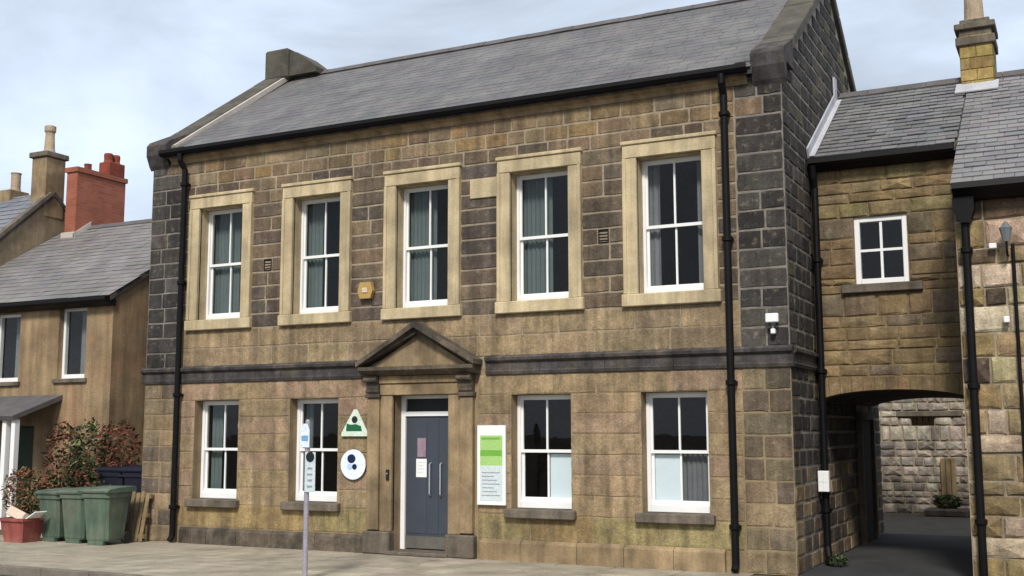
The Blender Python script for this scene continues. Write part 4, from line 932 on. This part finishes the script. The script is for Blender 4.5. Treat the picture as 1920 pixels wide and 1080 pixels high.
# red tub with cardboard
tb = thing('plastic_tub', 'red plastic tub with torn cardboard and white packaging beside the green bins', 'tub', (-1.62, -1.05, 0))
s = MB(); s.v += [(-1.86, -1.25, 0), (-1.42, -1.25, 0), (-1.42, -0.9, 0), (-1.86, -0.9, 0), (-1.93, -1.31, 0.40), (-1.35, -1.31, 0.40), (-1.35, -0.84, 0.40), (-1.93, -0.84, 0.40)]
for q in ((0, 3, 2, 1), (0, 1, 5, 4), (1, 2, 6, 5), (2, 3, 7, 6), (3, 0, 4, 7)): s.face(q)
s.build('body', M['red_plastic'], tb)
s = MB(); s.box(-1.95, -1.33, -1.335, -1.31, 0.36, 0.41); s.box(-1.95, -1.33, -0.84, -0.815, 0.36, 0.41); s.box(-1.955, -1.93, -1.31, -0.84, 0.36, 0.41); s.box(-1.35, -1.325, -1.31, -0.84, 0.36, 0.41); s.build('rim', M['red_plastic'], tb)
mt = Matrix.Translation((-1.72, -1.1, 0.36)) @ Matrix.Rotation(math.radians(18), 4, 'Y') @ Matrix.Rotation(math.radians(-25), 4, 'X'); s = MB(); s.bbox(-0.2, 0.2, -0.16, 0.16, 0.0, 0.16, 0.01, mat=mt); s.build('cardboard', M['card'], tb)
mt = Matrix.Translation((-1.42, -1.15, 0.36)) @ Matrix.Rotation(math.radians(-28), 4, 'Y'); s = MB(); s.box(-0.06, 0.34, -0.12, 0.12, 0.0, 0.015, mat=mt); s.build('packaging_flap', M['paper'], tb)

# ------------------------------------------------------------------ shrubs
def shrub(name, label, base, blobs, mats, nleaf, size, group=None, stems=5):
    t = thing(name, label, 'shrub', base, group)
    s = MB(); c0 = Vector(base)
    for k in range(stems):
        bl = random.choice(blobs); e = Vector(bl[0]) + Vector((random.uniform(-.2, .2), random.uniform(-.1, .1), 0))
        mid = c0.lerp(e, 0.5) + Vector((random.uniform(-.1, .1), random.uniform(-.1, .1), 0)); s.tube([c0 + Vector((random.uniform(-.08, .08), random.uniform(-.05, .05), -0.02)), mid, e], [0.02, 0.013, 0.006], 6)
    s.build('stem', M['dark_wood'], t)
    s = MB(); tot = sum(b[1][0] * b[1][1] * b[1][2] for b in blobs)
    for (c, r, wts) in blobs:
        for _ in range(int(nleaf * r[0] * r[1] * r[2] / tot)):
            d = Vector((random.gauss(0, 1), random.gauss(0, 1), random.gauss(0, 1))).normalized() * random.uniform(0.45, 1.05) ** 0.6
            p = Vector(c) + Vector((d.x * r[0], d.y * r[1], d.z * r[2]))
            if p.z < 0.03: continue
            u = Vector((random.gauss(0, 1), random.gauss(0, 1), random.gauss(0, .7))).normalized(); w = u.cross(Vector((random.gauss(0, 1), random.gauss(0, 1), random.gauss(0, 1)))).normalized(); l = size * random.uniform(.6, 1.3)
            i = len(s.v); nn = u.cross(w) * l * 0.12
            s.v += [tuple(p - u * l), tuple(p + w * l * .42 + nn), tuple(p + u * l), tuple(p - w * l * .42 + nn)]
            s.face((i, i + 1, i + 2, i + 3), None, random.choices(range(len(mats)), wts)[0])
    s.build('foliage', [M[m] for m in mats], t)
    return t
LM = ['leaf_green', 'leaf_red', 'leaf_rust', 'leaf_dark', 'leaf_pale']
shrub('climbing_shrub', 'tall shrub of mixed red and green leaves against the rendered cottage wall', (-2.3, 0.9, 0), [((-3.05, 1.0, 1.35), (.45, .3, .75), (1, 5, 1, 2, 0)), ((-2.3, 0.95, 1.3), (.5, .35, .85), (4, 1, 0, 4, 2)), ((-1.65, 1.0, 1.45), (.5, .35, .65), (1, 6, 1.5, 1, 0)), ((-2.2, 0.6, 0.8), (1.0, .3, .45), (3, 3, 1, 4, 1))], LM, 3000, 0.06, stems=26)
shrub('rust_shrub', 'low rust-brown shrub beside the cottage porch posts', (-3.0, 0.1, 0), [((-3.0, 0.1, 0.75), (.5, .35, .5), (1, 1, 6, 1, .5)), ((-2.6, 0.0, 0.6), (.4, .3, .4), (3, 1, 3, 2, .5))], LM, 1300, 0.045, stems=14)
shrub('weeds', 'green weeds growing at the foot of the yard wall by the timber boards', (11.95, 12.0, 0.16), [((11.95, 12.0, 0.3), (.3, .14, .16), (4, 0, 0, 3, 1))], LM, 420, 0.05, stems=3)
shrub('moss_tuft', 'small green weeds at the foot of the corner pier by the passage', (11.62, 1.2, 0), [((11.66, 1.28, 0.08), (.12, .2, .1), (4, 0, 0, 3, 1))], LM, 160, 0.035, stems=2)

# ------------------------------------------------------------------ street sign post
sp = thing('sign_post', 'slim grey sign post with small pale plates on the pavement edge', 'sign', (5.93, -3.15, 0))
s = MB(); s.tube([(5.93, -3.15, 0), (5.93, -3.15, 1.99)], 0.033, 12); s.lathe([(0.033, 1.99), (0.02, 2.01), (0.004, 2.015)], 5.93, -3.15, 12); s.build('post', M['galv'], sp)
def rotflat(nm, poly, y, t, mat):
    s = MB(); s.prism(poly, y - t, y); return s.build(nm, M[mat], sp)
rotflat('blue_plate', [(5.85, 1.66), (5.99, 1.66), (5.99, 1.88), (5.95, 1.96), (5.89, 1.96), (5.85, 1.88)], -3.19, 0.006, 'ice'); rotflat('blue_mark', [(5.87, 1.74), (5.97, 1.74), (5.97, 1.81), (5.87, 1.81)], -3.1965, 0.003, 'skyblue')
rotflat('white_plate', [(5.93, 1.10), (6.09, 1.10), (6.09, 1.60), (5.93, 1.60)], -3.19, 0.006, 'pale'); rotflat('black_roundel', disc(6.01, 1.54, 0.065), -3.1965, 0.003, 'ink')
for k in range(4): s = MB(); s.box(5.97, 6.05, -3.1985, -3.1965, 1.16 + k * 0.075, 1.185 + k * 0.075); s.build('grey_mark', M['galv'], sp)
